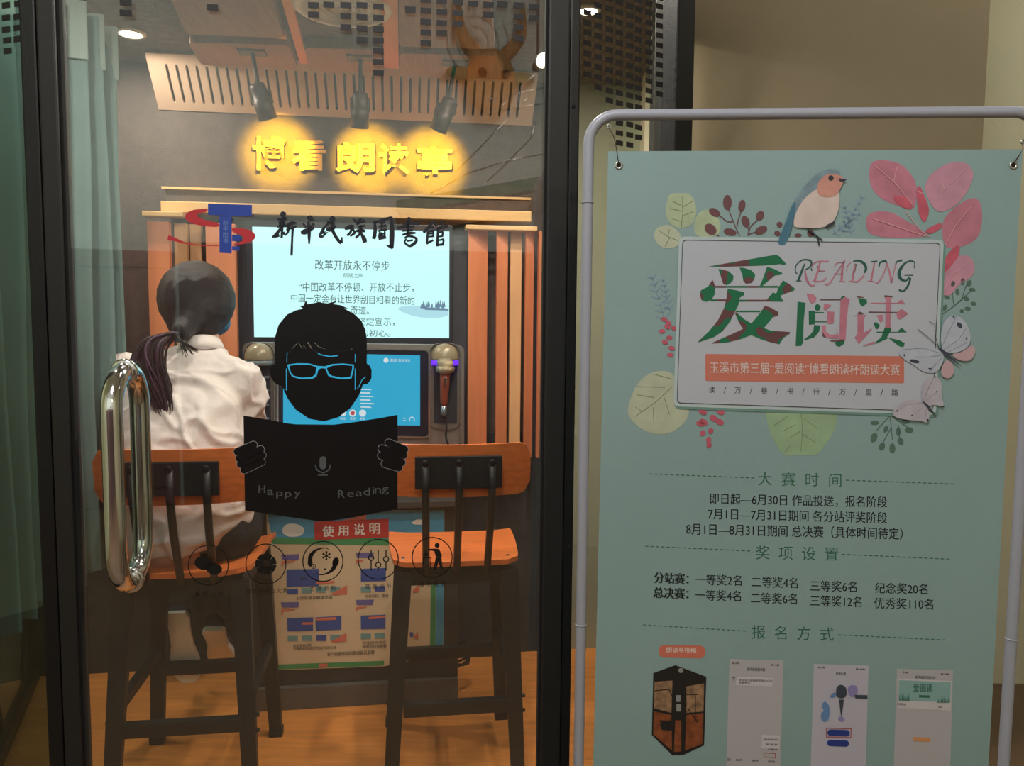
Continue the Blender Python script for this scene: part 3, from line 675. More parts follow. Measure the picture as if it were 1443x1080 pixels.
# ================================================================== STOOLS
def rot_rr(a0, a1, z0, z1_, r, n=5):
    o = []
    for ca, cz, s_ in ((a1-r, z0+r, -90), (a1-r, z1_-r, 0), (a0+r, z1_-r, 90), (a0+r, z0+r, 180)):
        for k in range(n+1): t = math.radians(s_+90*k/n); o.append((ca+r*math.cos(t), cz+r*math.sin(t)))
    return o
def stool(a, b, lab, curl=.007):
    t = thing('bar_stool', lab, 'bar stool', tuple(B.P(a, b+.2, .05)), R8, 'bar stools facing the desk')
    F = Frame(B.P(a, b, 0), 8); SH = .722
    # seat: curved plywood, front rolled down, sides turned up a little
    v = []; f = []; nu, nv = 16, 14
    for th in (0, 1):
        for j in range(nv+1):
            q = j/nv; bb = .02+q*.40; zz = SH + (.0 if q < .75 else -.09*((q-.75)/.25)**2*.5)
            for i in range(nu+1):
                u = -1+2*i/nu; hw = .176+.018*math.sin(q*PI*.7); k = abs(u); 
                # rounded corners
                e = max(0, 1-q/.10); hwe = hw - .03*e*e; hwe -= .03*max(0, (q-.9)/.1)**2
                z = zz + curl*k**4*(.3+.7*q) - th*.014
                v.append(F.P(u*hwe, bb, z))
    n1 = (nu+1)*(nv+1)
    for j in range(nv):
        for i in range(nu):
            p = j*(nu+1)+i; f.append((p, p+1, p+nu+2, p+nu+1)); f.append((n1+p, n1+p+nu+1, n1+p+nu+2, n1+p+1))
    rim = [i for i in range(nu+1)] + [j*(nu+1)+nu for j in range(1, nv+1)] + [nv*(nu+1)+i for i in range(nu-1, -1, -1)] + [j*(nu+1) for j in range(nv-1, 0, -1)]
    for i in range(len(rim)): p, q = rim[i], rim[(i+1) % len(rim)]; f.append((p, n1+p, n1+q, q))
    mesh('seat', v, f, ORANGE, t, smooth=False)
    MB().box(F, -.155, .155, .05, .38, SH-.075, SH-.018).build('seat_frame', STOOLM, t)
    for sx, xt, xb in ((-1, .150, .188), (1, .150, .178)):
        for bt, bb in ((.045, .0), (.36, .41)):
            MB().beam(F.P(sx*xt, bt, SH-.03), F.P(sx*xb, bb, .052), .050, .030, up=F.n, w2=.038).build('leg', STOOLM, t)
            MB().box(F, sx*xb-.021, sx*xb+.021, bb-.017, bb+.017, .05, .075).build('foot_cap', BLACKM, t)
    def lx(z, bk):
        k = (SH-.03-z)/(SH-.08); return .150+.033*k, (.045-.045*k if bk else .36+.05*k)
    for z, bk in ((.30, True), (.30, False)):
        x, bb = lx(z, bk); MB().box(F, -x+.02, x-.02, bb-.014, bb+.014, z-.019, z+.019).build('rung', STOOLM, t, bevel=.003)
        if bk:
            for s_ in (-1, 1):
                for dz in (-.022, .022): MB().lathe(F.P(s_*(x+.018), bb, z+dz), F.u*s_, [(.006, 0), (.006, .008), (.003, .010)], 8).build('bolt', BLACKM, t)
    for s_ in (-1, 1):
        x, b1 = lx(.36, True); x2, b2 = lx(.36, False)
        MB().box(F, s_*x-.012, s_*x+.012, b1+.015, b2-.015, .345, .378).build('rung', STOOLM, t, bevel=.003)
    # back rest: bent plywood plate
    z0, z1_ = .915, 1.062; pl = rot_rr(-.205, .205, z0, z1_, .035)
    bend = lambda x: -.05*(1-math.cos(x/.205*1.0))*-1.0
    v = []; f = []; nx = 24
    prof = [(z0, -.7), (z0+.02, -.1), ((z0+z1_)/2, 0), (z1_-.02, .1), (z1_, .7)]
    for th in (0, 1):
        for i in range(nx+1):
            x = -.205+.41*i/nx; cut = 0; dx = abs(x)-(.205-.035)
            if dx > 0: cut = .035-math.sqrt(max(0, .035**2-dx*dx))
            for j in range(7):
                z = z0+cut+(z1_-z0-2*cut)*j/6; y = .045*(1-(x/.205)**2) * -1 + .02 + .012*((z-z0)/.147-.5)**2 - .015*((z-z0)/.147)
                v.append(F.P(x, y + .012*th, z))
    m1 = (nx+1)*7
    for i in range(nx):
        for j in range(6):
            p = i*7+j; f.append((p, p+7, p+8, p+1)); f.append((m1+p, m1+p+1, m1+p+8, m1+p+7))
        for j in (0, 6): p = i*7+j; f.append((p, m1+p, m1+p+7, p+7))
    for i in (0, nx):
        for j in range(6): p = i*7+j; f.append((p, p+1, m1+p+1, m1+p))
    mesh('backrest', v, f, ORANGE, t, bevel=.0)
    MB().box(F, -.118, .118, -.043, -.031, z0+.028, z1_-.03).build('back_plate', STOOLM, t, bevel=.003)
    for x in (-.090, 0, .090):
        MB().tube([F.P(x, -.050, z1_-.05), F.P(x, -.050, z0+.02), F.P(x*.98, -.028, .84), F.P(x*.96, .03, SH-.03)], .0105, 10).build('back_bar', STOOLM, t, smooth=True)
        MB().lathe(F.P(x, -.058, z1_-.045), -F.n, [(.010, 0), (.010, .003), (.005, .005)], 12).build('bolt', BLACKM, t)
    for x, y in ((-.15, .06), (.15, .06), (-.15, .34), (.15, .34)):
        MB().lathe(F.P(x, y, SH+.001), (0, 0, 1), [(.006, 0), (.005, .0025)], 10).build('screw', CHROME, t)
    return t
stool(-.035, .81, 'empty orange bar stool with bolted black back plate, nearer the poster stand')
stool(-.772, .79, 'orange bar stool under the seated person in the white shirt', .024)
# ================================================================== PERSON
def voxel(name, adds, m, parent, size=.011, smooth_it=6, wr=0.0, wsc=14, keep=None):
    b = MB()
    for a in adds: a(b)
    me = bpy.data.meshes.new('tmp'); me.from_pydata(b.v, [], b.f); o = bpy.data.objects.new('tmp', me); COL.objects.link(o)
    r = o.modifiers.new('r', 'REMESH'); r.mode = 'VOXEL'; r.voxel_size = size
    s_ = o.modifiers.new('s', 'SMOOTH'); s_.iterations = smooth_it; s_.factor = .6
    dg = bpy.context.evaluated_depsgraph_get(); dg.update(); ev = bpy.data.meshes.new_from_object(o.evaluated_get(dg))
    vs = [v.co.copy() for v in ev.vertices]; ns = [v.normal.copy() for v in ev.vertices]; fs = [tuple(p.vertices) for p in ev.polygons]
    bpy.data.objects.remove(o); bpy.data.meshes.remove(me); bpy.data.meshes.remove(ev)
    if wr:
        for i, v in enumerate(vs):
            q = Vector((v.x*.55+v.z*.5, v.y, v.z-v.x*.5))*wsc
            q = q + Vector((noise.noise(v*5), noise.noise(v*5+Vector((9, 0, 0))), 0))*.8; d = max(0, 1-abs(noise.noise(q))*4.5) + .5*max(0, 1-abs(noise.noise(q*1.9+Vector((5, 3, 1))))*5) - .4; vs[i] = v + ns[i]*wr*d
    return mesh(name, vs, fs, m, parent, smooth=True, recalc=False)
PF2 = Frame(B.P(-.812, .785, 0), 8)
pp = PF2.P
def cap(p, q, r0, r1, n=16):
    p = Vector(p); q = Vector(q)
    def g(b):
        d = (q-p).normalized(); L = (q-p).length; prof = []
        for k in range(6): t = -PI/2+PI/2*k/5; prof.append((r0*math.cos(t), r0*math.sin(t)))
        for k in range(6): t = PI/2*k/5; prof.append((r1*math.cos(t), L+r1*math.sin(t)))
        b.lathe(p, d, prof, n)
    return g
def el(c, r, rot=None):
    R_m = Matrix.Rotation(R8, 3, 'Z') if rot is None else rot
    return lambda b: b.sphere(c, r, 20, 14, R_m)
# joints (a, b, z) in stool space; a to the right of the picture, b away from the camera
hipc = (-.01, .17, .80); sh_l = (-.178, .27, 1.215); sh_r = (.150, .27, 1.20)
el_l = (-.225, .36, .985); el_r = (.152, .36, .985); wr_l = (-.13, .56, .93); wr_r = (.02, .57, .95)
head = (.012, .395, 1.435); neck = (.045, .315, 1.28)
kn_l = (-.10, .56, .78); kn_r = (.11, .56, .78); an_l = (.0, .44, .50); an_r = (.085, .45, .47)
X = lambda t: pp(*t)
per = thing('person', 'person in a white shirt with dark ponytail sitting with back turned on the bar stool', 'person', tuple(pp(0, .2, .73)), R8)
SKIN = mat('skin', rgb(200, 150, 125), .55); SHIRT = mat('white cotton shirt', rgb(238, 224, 218), .8, 0, 1.0, 9)
TROU = mat('black trousers', rgb(24, 25, 29), .85, 0, .1, 300)
hands = []
for wpt, s_ in ((wr_l, 1), (wr_r, -1)):
    W_ = X(wpt)
    hands.append(el(W_+B.n*.05, (.036, .045, .016)))
    for k in range(4):
        a_ = (-.026+.0175*k); L_ = (.062, .072, .068, .052)[k]; p0_ = W_+B.u*a_+B.n*.085; p1_ = p0_+B.n*L_*.5+Vector((0, 0, -.004)); p2_ = p1_+B.n*L_*.45+Vector((0, 0, -.016))
        hands += [cap(p0_, p1_, .0085, .008, 8), cap(p1_, p2_, .008, .007, 8)]
    q0 = W_+B.u*s_*.028+B.n*.03; hands += [cap(q0, q0+B.u*s_*.022+B.n*.028, .011, .009, 8), cap(q0+B.u*s_*.022+B.n*.028, q0+B.u*s_*.026+B.n*.056, .009, .008, 8)]
body = voxel('body', [el(X(head), (.074, .094, .108)), cap(X(neck), X(head)-Vector((0, 0, .06)), .054, .050), cap(X(hipc), X((.01, .2, 1.05)), .125, .115), cap(X((.01, .2, 1.05)), X((.02, .26, 1.17)), .10, .08),
      cap(X(sh_l), X(sh_r), .055, .055), cap(X(sh_l), X(el_l), .046, .036), cap(X(sh_r), X(el_r), .046, .036), cap(X(el_l), X(wr_l), .036, .026), cap(X(el_r), X(wr_r), .036, .026),
      cap(X((-.08, .2, .80)), X(kn_l), .075, .055), cap(X((.08, .2, .80)), X(kn_r), .075, .055), cap(X(kn_l), X(an_l), .05, .034), cap(X(kn_r), X(an_r), .05, .034),
      el(X(head)+B.n*.095+B.u*.03, (.012, .02, .02)), el(X(head)+B.u*.078, (.012, .02, .03)), el(X(head)-B.u*.078, (.012, .02, .03))] + hands, SKIN, per, .0085, 3)
for q in (-.03, .032): MB().sphere(X(head)+B.n*.088+B.u*(q+.02)+Vector((0, 0, .005)), .010, 10, 8).build('eye', DARK, per, smooth=True)
# shirt: ringed torso so that the hem hangs over the back of the seat
def ringed(rings, n=28):
    def g(b):
        v = []; f = []
        for (c, ra, rb, zt_) in rings:
            for k in range(n):
                t = 2*PI*k/n; x = math.cos(t); y = math.sin(t); e_ = 2.6; sx = abs(x)**(2/e_)*(1 if x > 0 else -1); sy = abs(y)**(2/e_)*(1 if y > 0 else -1)
                v.append(pp(c[0]+ra*sx, c[1]+rb*sy, c[2]+zt_*x))
        for i in range(len(rings)-1):
            for k in range(n): f.append((i*n+k, i*n+(k+1) % n, (i+1)*n+(k+1) % n, (i+1)*n+k))
        f += [tuple(range(n-1, -1, -1)), tuple((len(rings)-1)*n+k for k in range(n))]
        b.add(v, f)
    return g
tors = ringed([((.005, .19, .752), .135, .14, .02), ((.02, .19, .80), .178, .158, .03), ((.02, .185, .88), .19, .155, .015), ((.005, .19, .98), .175, .145, 0), ((.0, .215, 1.08), .172, .142, 0), ((-.005, .24, 1.16), .178, .132, 0), ((-.005, .26, 1.215), .160, .105, -.005), ((.015, .275, 1.26), .11, .080, -.01), ((.04, .295, 1.305), .070, .066, 0)])
voxel('shirt', [tors, cap(X(sh_l), X(el_l), .074, .062), cap(X(sh_r), X(el_r), .074, .064), cap(X(el_l), X(wr_l), .062, .042), cap(X(el_r), X(wr_r), .064, .042), cap(X((-.1, .265, 1.245)), X(sh_l), .06, .07), cap(X((.1, .265, 1.235)), X(sh_r), .06, .07)], SHIRT, per, .0062, 3, .013, 6)
MB().lathe(X((.042, .297, 1.285)), (X(head)-X(neck)).normalized(), [(.072, 0), (.066, .02), (.060, .042), (.056, .040), (.060, .018), (.064, .0)], 24).build('collar', SHIRT, per, smooth=True)
voxel('trousers', [cap(X((-.075, .18, .795)), X((.125, .18, .800)), .095, .10), cap(X((-.09, .22, .80)), X(kn_l), .088, .068), cap(X((.10, .22, .80)), X(kn_r), .095, .068), cap(X(kn_l), X(an_l), .064, .05), cap(X(kn_r), X(an_r), .064, .05)], TROU, per, .011, 4, .003, 10)
def at(px, py, b): return B.hit(px, py, b)
HAIR = mat('dark brown hair', rgb(30, 23, 23), .5, 0, .5, 250, stretch=(1, 1, 6)); HAIRP = mat('purple tinted hair ends', rgb(88, 62, 86), .5, 0, .5, 300)
voxel('hair', [el(X(head)+Vector((0, 0, .020))-B.n*.018, (.112, .120, .116)), el(X(head)-B.n*.05+Vector((0, 0, -.03)), (.085, .06, .085)), cap(X(head)-B.n*.07+Vector((0,0,-.03)), at(255, 468, .99), .05, .028)], HAIR, per, .008, 4, .002, 30)
def strand(pts, r, name, m, par):
    q = bez([tuple(p)+(rr,) for p, rr in zip(pts, r)], 5); MB().tube([Vector(x[:3]) for x in q], [max(.0006, x[3]) for x in q], 8).build(name, m, par, smooth=True)
pt = thing('tmp', None, None); bpy.data.objects.remove(pt)
pony = MB(); ponyp = MB()
rnd = random.Random(3)
for k in range(110):
    u_, v_ = rnd.gauss(0, .5), rnd.gauss(0, .5); L_ = rnd.uniform(.75, 1.05); ph = rnd.uniform(0, 6)
    sp_ = [(252, 470, .975, 5), (236, 476, .935, 8), (214, 490, .905, 13), (206, 516, .893, 17), (214, 548, .890, 17), (226, 574, .893, 12), (232, 594, .897, 5)]
    p = []
    for i, (x, y, b_, w__) in enumerate(sp_):
        w__ *= 1.3; yy = 470+(y-470)*L_; p.append(at(x+u_*w__+1.5*math.sin(ph+i), yy+v_*w__*.35, b_+v_*w__*.0007))
    r_ = [.002, .0028, .0034, .0034, .003, .002, .0005]; q = bez([tuple(x)+(rr,) for x, rr in zip(p, r_)], 4)
    (ponyp if (k % 3 == 0) else pony).tube([Vector(x[:3]) for x in q], [max(.0005, x[3]) for x in q], 5)
pony.sphere(at(208, 512, .905), (.028, .020, .045), 14, 10); pony.sphere(at(216, 545, .905), (.026, .016, .05), 14, 10)
for k in range(34):
    j = lambda s_: rnd.uniform(-s_, s_); e = rnd.uniform(-1, 1)
    p = [at(222+j(6), 478+j(5), .93), at(238+j(5), 474+e*4, .915), at(256+e*6, 480+e*6, .905), at(270+e*12, 497+j(6)-e*4, .90)]
    q = bez([tuple(x)+(rr,) for x, rr in zip(p, (.0022, .002, .0016, .0005))], 5); pony.tube([Vector(x[:3]) for x in q], [max(.0004, x[3]) for x in q], 5)
po = pony.build('ponytail', HAIR, per, smooth=True); ponyp.build('ponytail_tint', HAIRP, per, smooth=True)
MB().lathe(at(252, 470, .965), (B.u*-.6-B.n*.6).normalized(), [(.022, -.006), (.027, 0), (.022, .006)], 16).build('hair_tie', DARK, per, smooth=True)
voxel('face_mask', [el(X(head)+B.n*.058+B.u*.012+Vector((0, 0, -.05)), (.070, .052, .048))], mat('blue face mask', rgb(70, 130, 170), .8), per, .008, 2)
# shoes: soles towards the camera, toes on the foot rung
def shoe(c, tilt, side, lab):
    c = Vector(c); d = tilt.normalized(); L = .235
    sh_ = []
    sx = B.u.copy(); up = d.cross(sx).normalized()
    if up.dot(B.n) > 0: up = -up      # sole side faces the camera
    v = []; f = []; n = 20; secs = [(0, .028, .05), (.06, .033, .055), (.14, .031, .05), (.25, .029, .045), (.45, .030, .04), (.65, .040, .035), (.82, .041, .03), (.94, .032, .024), (1, .012, .014)]
    for (t, hw, hh) in secs:
        for k in range(n):
            a_ = 2*PI*k/n; v.append(c + d*L*t + sx*hw*math.cos(a_) - up*(hh*(.5+.5*math.sin(a_))))
    for i in range(len(secs)-1):
        for k in range(n): f.append((i*n+k, i*n+(k+1) % n, (i+1)*n+(k+1) % n, (i+1)*n+k))
    f += [tuple(range(n-1, -1, -1)), tuple((len(secs)-1)*n+k for k in range(n))]
    s0_ = mesh('shoe', v, f, mat('navy canvas', rgb(38, 44, 66), .8), per, smooth=True)
    v = []; f = []
    for (t, hw, hh) in [(-.01, .024, 0)]+secs[1:-1]+[(1.01, .014, 0)]:
        for (q, h) in ((-1, 0), (1, 0), (1, 1), (-1, 1)): v.append(c + d*L*t + sx*q*(hw+.003) + up*(.020*h-.004))
    m_ = len(v)//4
    for i in range(m_-1):
        for k in range(4): f.append((i*4+k, i*4+(k+1) % 4, (i+1)*4+(k+1) % 4, (i+1)*4+k))
    f += [(3, 2, 1, 0), tuple((m_-1)*4+k for k in range(4))]
    s1_ = mesh('sole', v, f, mat('off white rubber sole', rgb(246, 238, 230), .6), s0_, bevel=.004)
    s1_.parent = s0_
shoe(at(250, 862, 1.20), Vector((0, 0, -1))+B.u*.12+B.n*.06, -1, ''); shoe(at(301, 884, 1.21), Vector((0, 0, -.75))+B.n*.65-B.u*.02, 1, '')
# ================================================================== FILM AND LETTERING ON THE DOOR GLASS
ZF = -.0012
def film(nm, m, fn, parent=pane, label=None):
    p = Print(B, ZF); fn(p); return p.build(nm, m, dr, label=label)
LB = mat('blue vinyl', rgb(38, 70, 170), .4); LR = mat('red vinyl', rgb(200, 44, 58), .4)
C4 = lambda pts: cv(240, 270, 6.0125, pts)
def f1(p):
    p.poly([(293, 286.8), (355, 289), (355, 305), (293, 303)]); p.poly([(309.2, 304.2), (326.5, 305), (326.5, 357.5), (309.2, 356.5)])
    p.poly([(327, 331), (337, 331), (340, 335.5), (337, 340), (327, 340)]); p.poly([(327, 347), (337.5, 347.5), (337.5, 353.5), (327, 353)])
film('blue_emblem', LB, f1)
def f2(p):
    p.poly(smooth_poly(C4([(316, 142), (250, 148), (180, 158), (132, 188), (122, 215), (140, 250), (200, 278), (300, 296), (414, 302), (414, 268), (330, 250), (262, 232), (222, 205), (240, 184), (316, 172)]), 1))
    p.poly(smooth_poly(C4([(522, 306), (600, 310), (680, 326), (728, 372), (705, 415), (640, 440), (540, 458), (530, 448), (600, 428), (622, 398), (600, 368), (522, 342)]), 1))
    p.poly(ribbon(bez([(236.5, 335, 7), (246, 337.5, 5), (262, 343, 2.2), (285, 346, 1.3), (308, 346.5, 1.2)])))
film('red_swoosh', LR, f2)
p = Print(B, ZF-.0004)
for i, c in enumerate('新平图书'): p.chars(c, 317.8, 314+i*8.6, 317.8, 314+i*8.6, 8)
p.build('emblem_text', mat('pale blue vinyl', rgb(120, 150, 215), .4), dr)
C5 = lambda pts: [(370+x/5.154, 290+y/5.154, w_*1.5/5.154) for x, y, w_ in pts]
BR = [ # brush strokes, seven characters
 [(137, 45, 10), (148, 62, 32), (152, 80, 14)], [(108, 100, 8), (150, 96, 18), (178, 92, 8)], [(150, 78, 12), (142, 150, 12)], [(118, 132, 26), (162, 128, 22)], [(106, 155, 8), (168, 143, 14)], [(142, 150, 14), (110, 195, 16), (72, 232, 12)], [(86, 222, 18), (122, 214, 16)], [(144, 150, 12), (138, 236, 12)], [(150, 190, 14), (158, 215, 6)],
 [(168, 152, 8), (205, 130, 20), (244, 124, 8)], [(190, 140, 12), (184, 190, 12), (160, 218, 6)], [(172, 176, 10), (245, 150, 12)], [(220, 150, 14), (215, 240, 11), (211, 350, 12), (210, 362, 4)],
 [(324, 82, 12), (345, 90, 28), (366, 96, 8)], [(292, 130, 8), (318, 158, 14)], [(374, 128, 10), (346, 160, 12)], [(278, 196, 14), (312, 188, 28), (375, 160, 10)], [(333, 112, 10), (338, 190, 18), (338, 278, 8)],
 [(496, 78, 14), (505, 92, 30), (512, 112, 14)], [(466, 112, 8), (524, 134, 12)], [(500, 110, 14), (456, 150, 10), (436, 190, 12)], [(444, 158, 10), (424, 212, 20), (432, 222, 16), (484, 176, 8)], [(462, 176, 12), (500, 170, 24), (534, 146, 8)], [(502, 112, 14), (512, 186, 16), (548, 250, 16), (572, 272, 16)], [(572, 272, 16), (577, 228, 5)],
 [(654, 96, 8), (676, 116, 14)], [(596, 170, 10), (630, 156, 22), (664, 146, 8)], [(650, 140, 14), (640, 190, 12), (614, 218, 12)], [(652, 168, 10), (668, 196, 14), (636, 222, 8)], [(722, 92, 6), (700, 112, 18), (686, 142, 8)], [(688, 130, 8), (744, 106, 12)], [(692, 158, 10), (746, 142, 8)], [(676, 184, 10), (712, 182, 20), (748, 184, 10)], [(716, 140, 12), (708, 200, 12), (676, 234, 12)], [(714, 198, 10), (736, 238, 22), (744, 268, 20)],
 [(812, 112, 10), (818, 180, 18), (806, 242, 16)], [(806, 238, 20), (824, 214, 8)], [(814, 122, 8), (880, 98, 10), (934, 84, 10)], [(936, 78, 10), (940, 180, 24), (938, 280, 22), (944, 312, 10)], [(944, 300, 24), (900, 288, 6)], [(850, 128, 10), (890, 118, 14)], [(842, 152, 8), (900, 144, 12)], [(868, 122, 8), (864, 172, 8)], [(834, 184, 8), (902, 172, 12)], [(852, 186, 8), (846, 230, 12)], [(888, 180, 8), (886, 228, 12)], [(864, 192, 8), (868, 226, 18)], [(842, 240, 14), (898, 230, 12)], [(850, 206, 7), (886, 202, 7)],
 [(1056, 84, 8), (1064, 98, 20), (1052, 116, 8)], [(1020, 132, 8), (1080, 128, 16), (1144, 132, 12)], [(974, 162, 8), (1040, 152, 18), (1104, 156, 8)], [(1014, 184, 8), (1092, 176, 12)], [(1058, 106, 14), (1054, 218, 12)], [(1014, 212, 8), (1064, 200, 16), (1112, 198, 8)], [(1030, 236, 8), (1064, 220, 12), (1112, 236, 12), (1116, 258, 14), (1092, 282, 16), (1064, 292, 12), (1032, 266, 10), (1046, 240, 8)], [(1046, 258, 8), (1092, 250, 10)],
 [(1240, 106, 8), (1212, 150, 16), (1168, 196, 14)], [(1236, 118, 8), (1268, 146, 16)], [(1212, 160, 8), (1248, 156, 12)], [(1196, 192, 8), (1242, 184, 14)], [(1200, 184, 10), (1194, 276, 12)], [(1240, 184, 10), (1240, 228, 10)], [(1200, 206, 8), (1240, 202, 8)], [(1200, 226, 8), (1240, 222, 10)], [(1190, 276, 12), (1240, 250, 10)], [(1298, 112, 8), (1314, 136, 16)], [(1266, 168, 12), (1300, 158, 14), (1350, 148, 12)], [(1276, 160, 12), (1268, 296, 14)], [(1276, 196, 8), (1312, 186, 12)], [(1310, 188, 10), (1306, 222, 10)], [(1274, 226, 8), (1312, 220, 10)], [(1278, 252, 8), (1318, 244, 12)], [(1316, 246, 10), (1310, 284, 10)], [(1272, 286, 10), (1318, 280, 14)]]
def f3(p):
    for s_ in BR: p.poly(ribbon(bez(C5(s_), 4)))
film('brush_lettering', mat('navy black vinyl', rgb(20, 22, 40), .4), f3, label='brush style black lettering')
# reading man
C6 = lambda pts: cv(310, 400, 3.176, pts)
headp = C6([(375, 97), (380, 84), (386, 76), (392, 92), (412, 88), (440, 83), (482, 88), (522, 77), (506, 91), (540, 96), (574, 111), (556, 111), (600, 135), (632, 165), (648, 200), (656, 240), (658, 300), (657, 358), (668, 364), (679, 385), (678, 425), (662, 448), (640, 452), (622, 500), (585, 556), (530, 598), (465, 617), (400, 605), (340, 565), (303, 515), (277, 458), (252, 450), (232, 428), (222, 398), (228, 368), (244, 360), (243, 300), (246, 240), (262, 185), (300, 138), (340, 119), (372, 112), (357, 100)])
gl = C6([(301, 362), (345, 356), (400, 357), (436, 368), (470, 370), (500, 360), (550, 357), (598, 362), (600, 372), (597, 390), (588, 425), (545, 428), (500, 420), (484, 412), (472, 380), (455, 378), (441, 384), (432, 415), (416, 425), (365, 428), (325, 418), (312, 400), (304, 376)])
ln1 = C6([(310, 368), (345, 362), (400, 363), (431, 373), (427, 405), (412, 418), (366, 421), (329, 412), (317, 398)])
ln2 = C6([(478, 378), (503, 367), (550, 363), (593, 368), (590, 390), (583, 417), (545, 421), (503, 413), (488, 404)])
def hole(pts, w_): return ribbon(C6(pts), w_/3.176)
def f4(p):
    hs = [gl, hole([(284, 471), (298, 478), (297, 440), (297, 380)], 3.2), hole([(299, 352), (300, 312), (345, 268)], 2.6),
          hole([(352, 264), (372, 296), (374, 276), (384, 290)], 2.2), hole([(392, 262), (415, 296), (450, 318), (492, 326), (528, 322)], 4.5), hole([(422, 262), (440, 282), (470, 292), (530, 302), (570, 300), (588, 292), (603, 300)], 2.2),
          hole([(605, 312), (605, 352)], 2.6), hole([(605, 380), (605, 476), (622, 462), (636, 430), (652, 418)], 3.2)]
    p.poly(headp, *hs); p.poly(ln1); p.poly(ln2)
film('reader_head', DECAL, f4, label='black silhouette head with glasses')
def f5(p): p.poly(C6([(105, 590), (200, 606), (300, 625), (400, 637), (480, 635), (600, 620), (720, 601), (795, 587), (795, 1010), (700, 1026), (600, 1046), (500, 1061), (440, 1063), (350, 1051), (250, 1036), (112, 1015)]))
film('reader_book', DECAL, f5)
def f6(p):
    for x0, y0, x1, y1 in ((78, 752, 150, 722), (86, 782, 182, 742), (92, 808, 190, 768), (108, 834, 186, 798)): (a, b_), (c, d) = C6([(x0, y0), (x1, y1)]); p.poly(capsule(a, b_, c, d, 11.6))
    for x0, y0, x1, y1 in ((755, 712, 826, 742), (724, 738, 822, 768), (722, 770, 814, 800), (738, 806, 800, 824)): (a, b_), (c, d) = C6([(x0, y0), (x1, y1)]); p.poly(capsule(a, b_, c, d, 11.6))
p = Print(B, ZF-.0004); f6(p); p.build('finger_outline', mat('pale gap tone', rgb(160, 160, 165), .5), dr)  # pale grey painted in place of the light showing through gaps round the fingers
p = Print(B, ZF-.0008)
for x0, y0, x1, y1 in ((78, 752, 150, 722), (86, 782, 182, 742), (92, 808, 190, 768), (108, 834, 186, 798), (755, 712, 826, 742), (724, 738, 822, 768), (722, 770, 814, 800), (738, 806, 800, 824)):
    (a, b_), (c, d) = C6([(x0, y0), (x1, y1)]); p.poly(capsule(a, b_, c, d, 10.2))
p.build('finger', DECAL, dr)
p = Print(B, ZF-.0005)
p.poly(capsule(455, 648, 455, 657, 9.5)); p.poly(ribbon(bez([(444.5, 655, 1.6), (446, 661, 1.8), (450.5, 665, 1.8), (455, 666, 1.8), (459.5, 665, 1.8), (464, 661, 1.8), (465.5, 655, 1.6)])))
p.poly([(454.2, 666), (455.8, 666), (455.8, 669), (454.2, 669)]); p.poly([(448, 669), (462, 669), (462, 670.6), (448, 670.6)])
for i, (c, x, y) in enumerate(zip('Happy', (369, 381, 394, 406, 419), (695, 698, 700, 701, 700))): p.text(c, x-4.6, y+(3 if c in 'py' else 0), x+4.6, y+(3 if c in 'py' else 0), 11 if c == 'H' else (10 if c in 'py' else 7.5), .01)
for i, (c, x, y) in enumerate(zip('Reading', (481, 494, 506, 517, 526, 532.5, 543), (702, 701, 700, 698.5, 697, 695.5, 694))): p.text(c, x-(1 if c == 'i' else 4.6), y+(3 if c == 'g' else 0), x+(1 if c == 'i' else 4.6), y+(3 if c == 'g' else 0), 11 if c in 'Rdi' else (10 if c == 'g' else 7.5), .01)
p.build('book_lettering', GAPG, dr)  # grey laid over the book where gaps let the dim background through
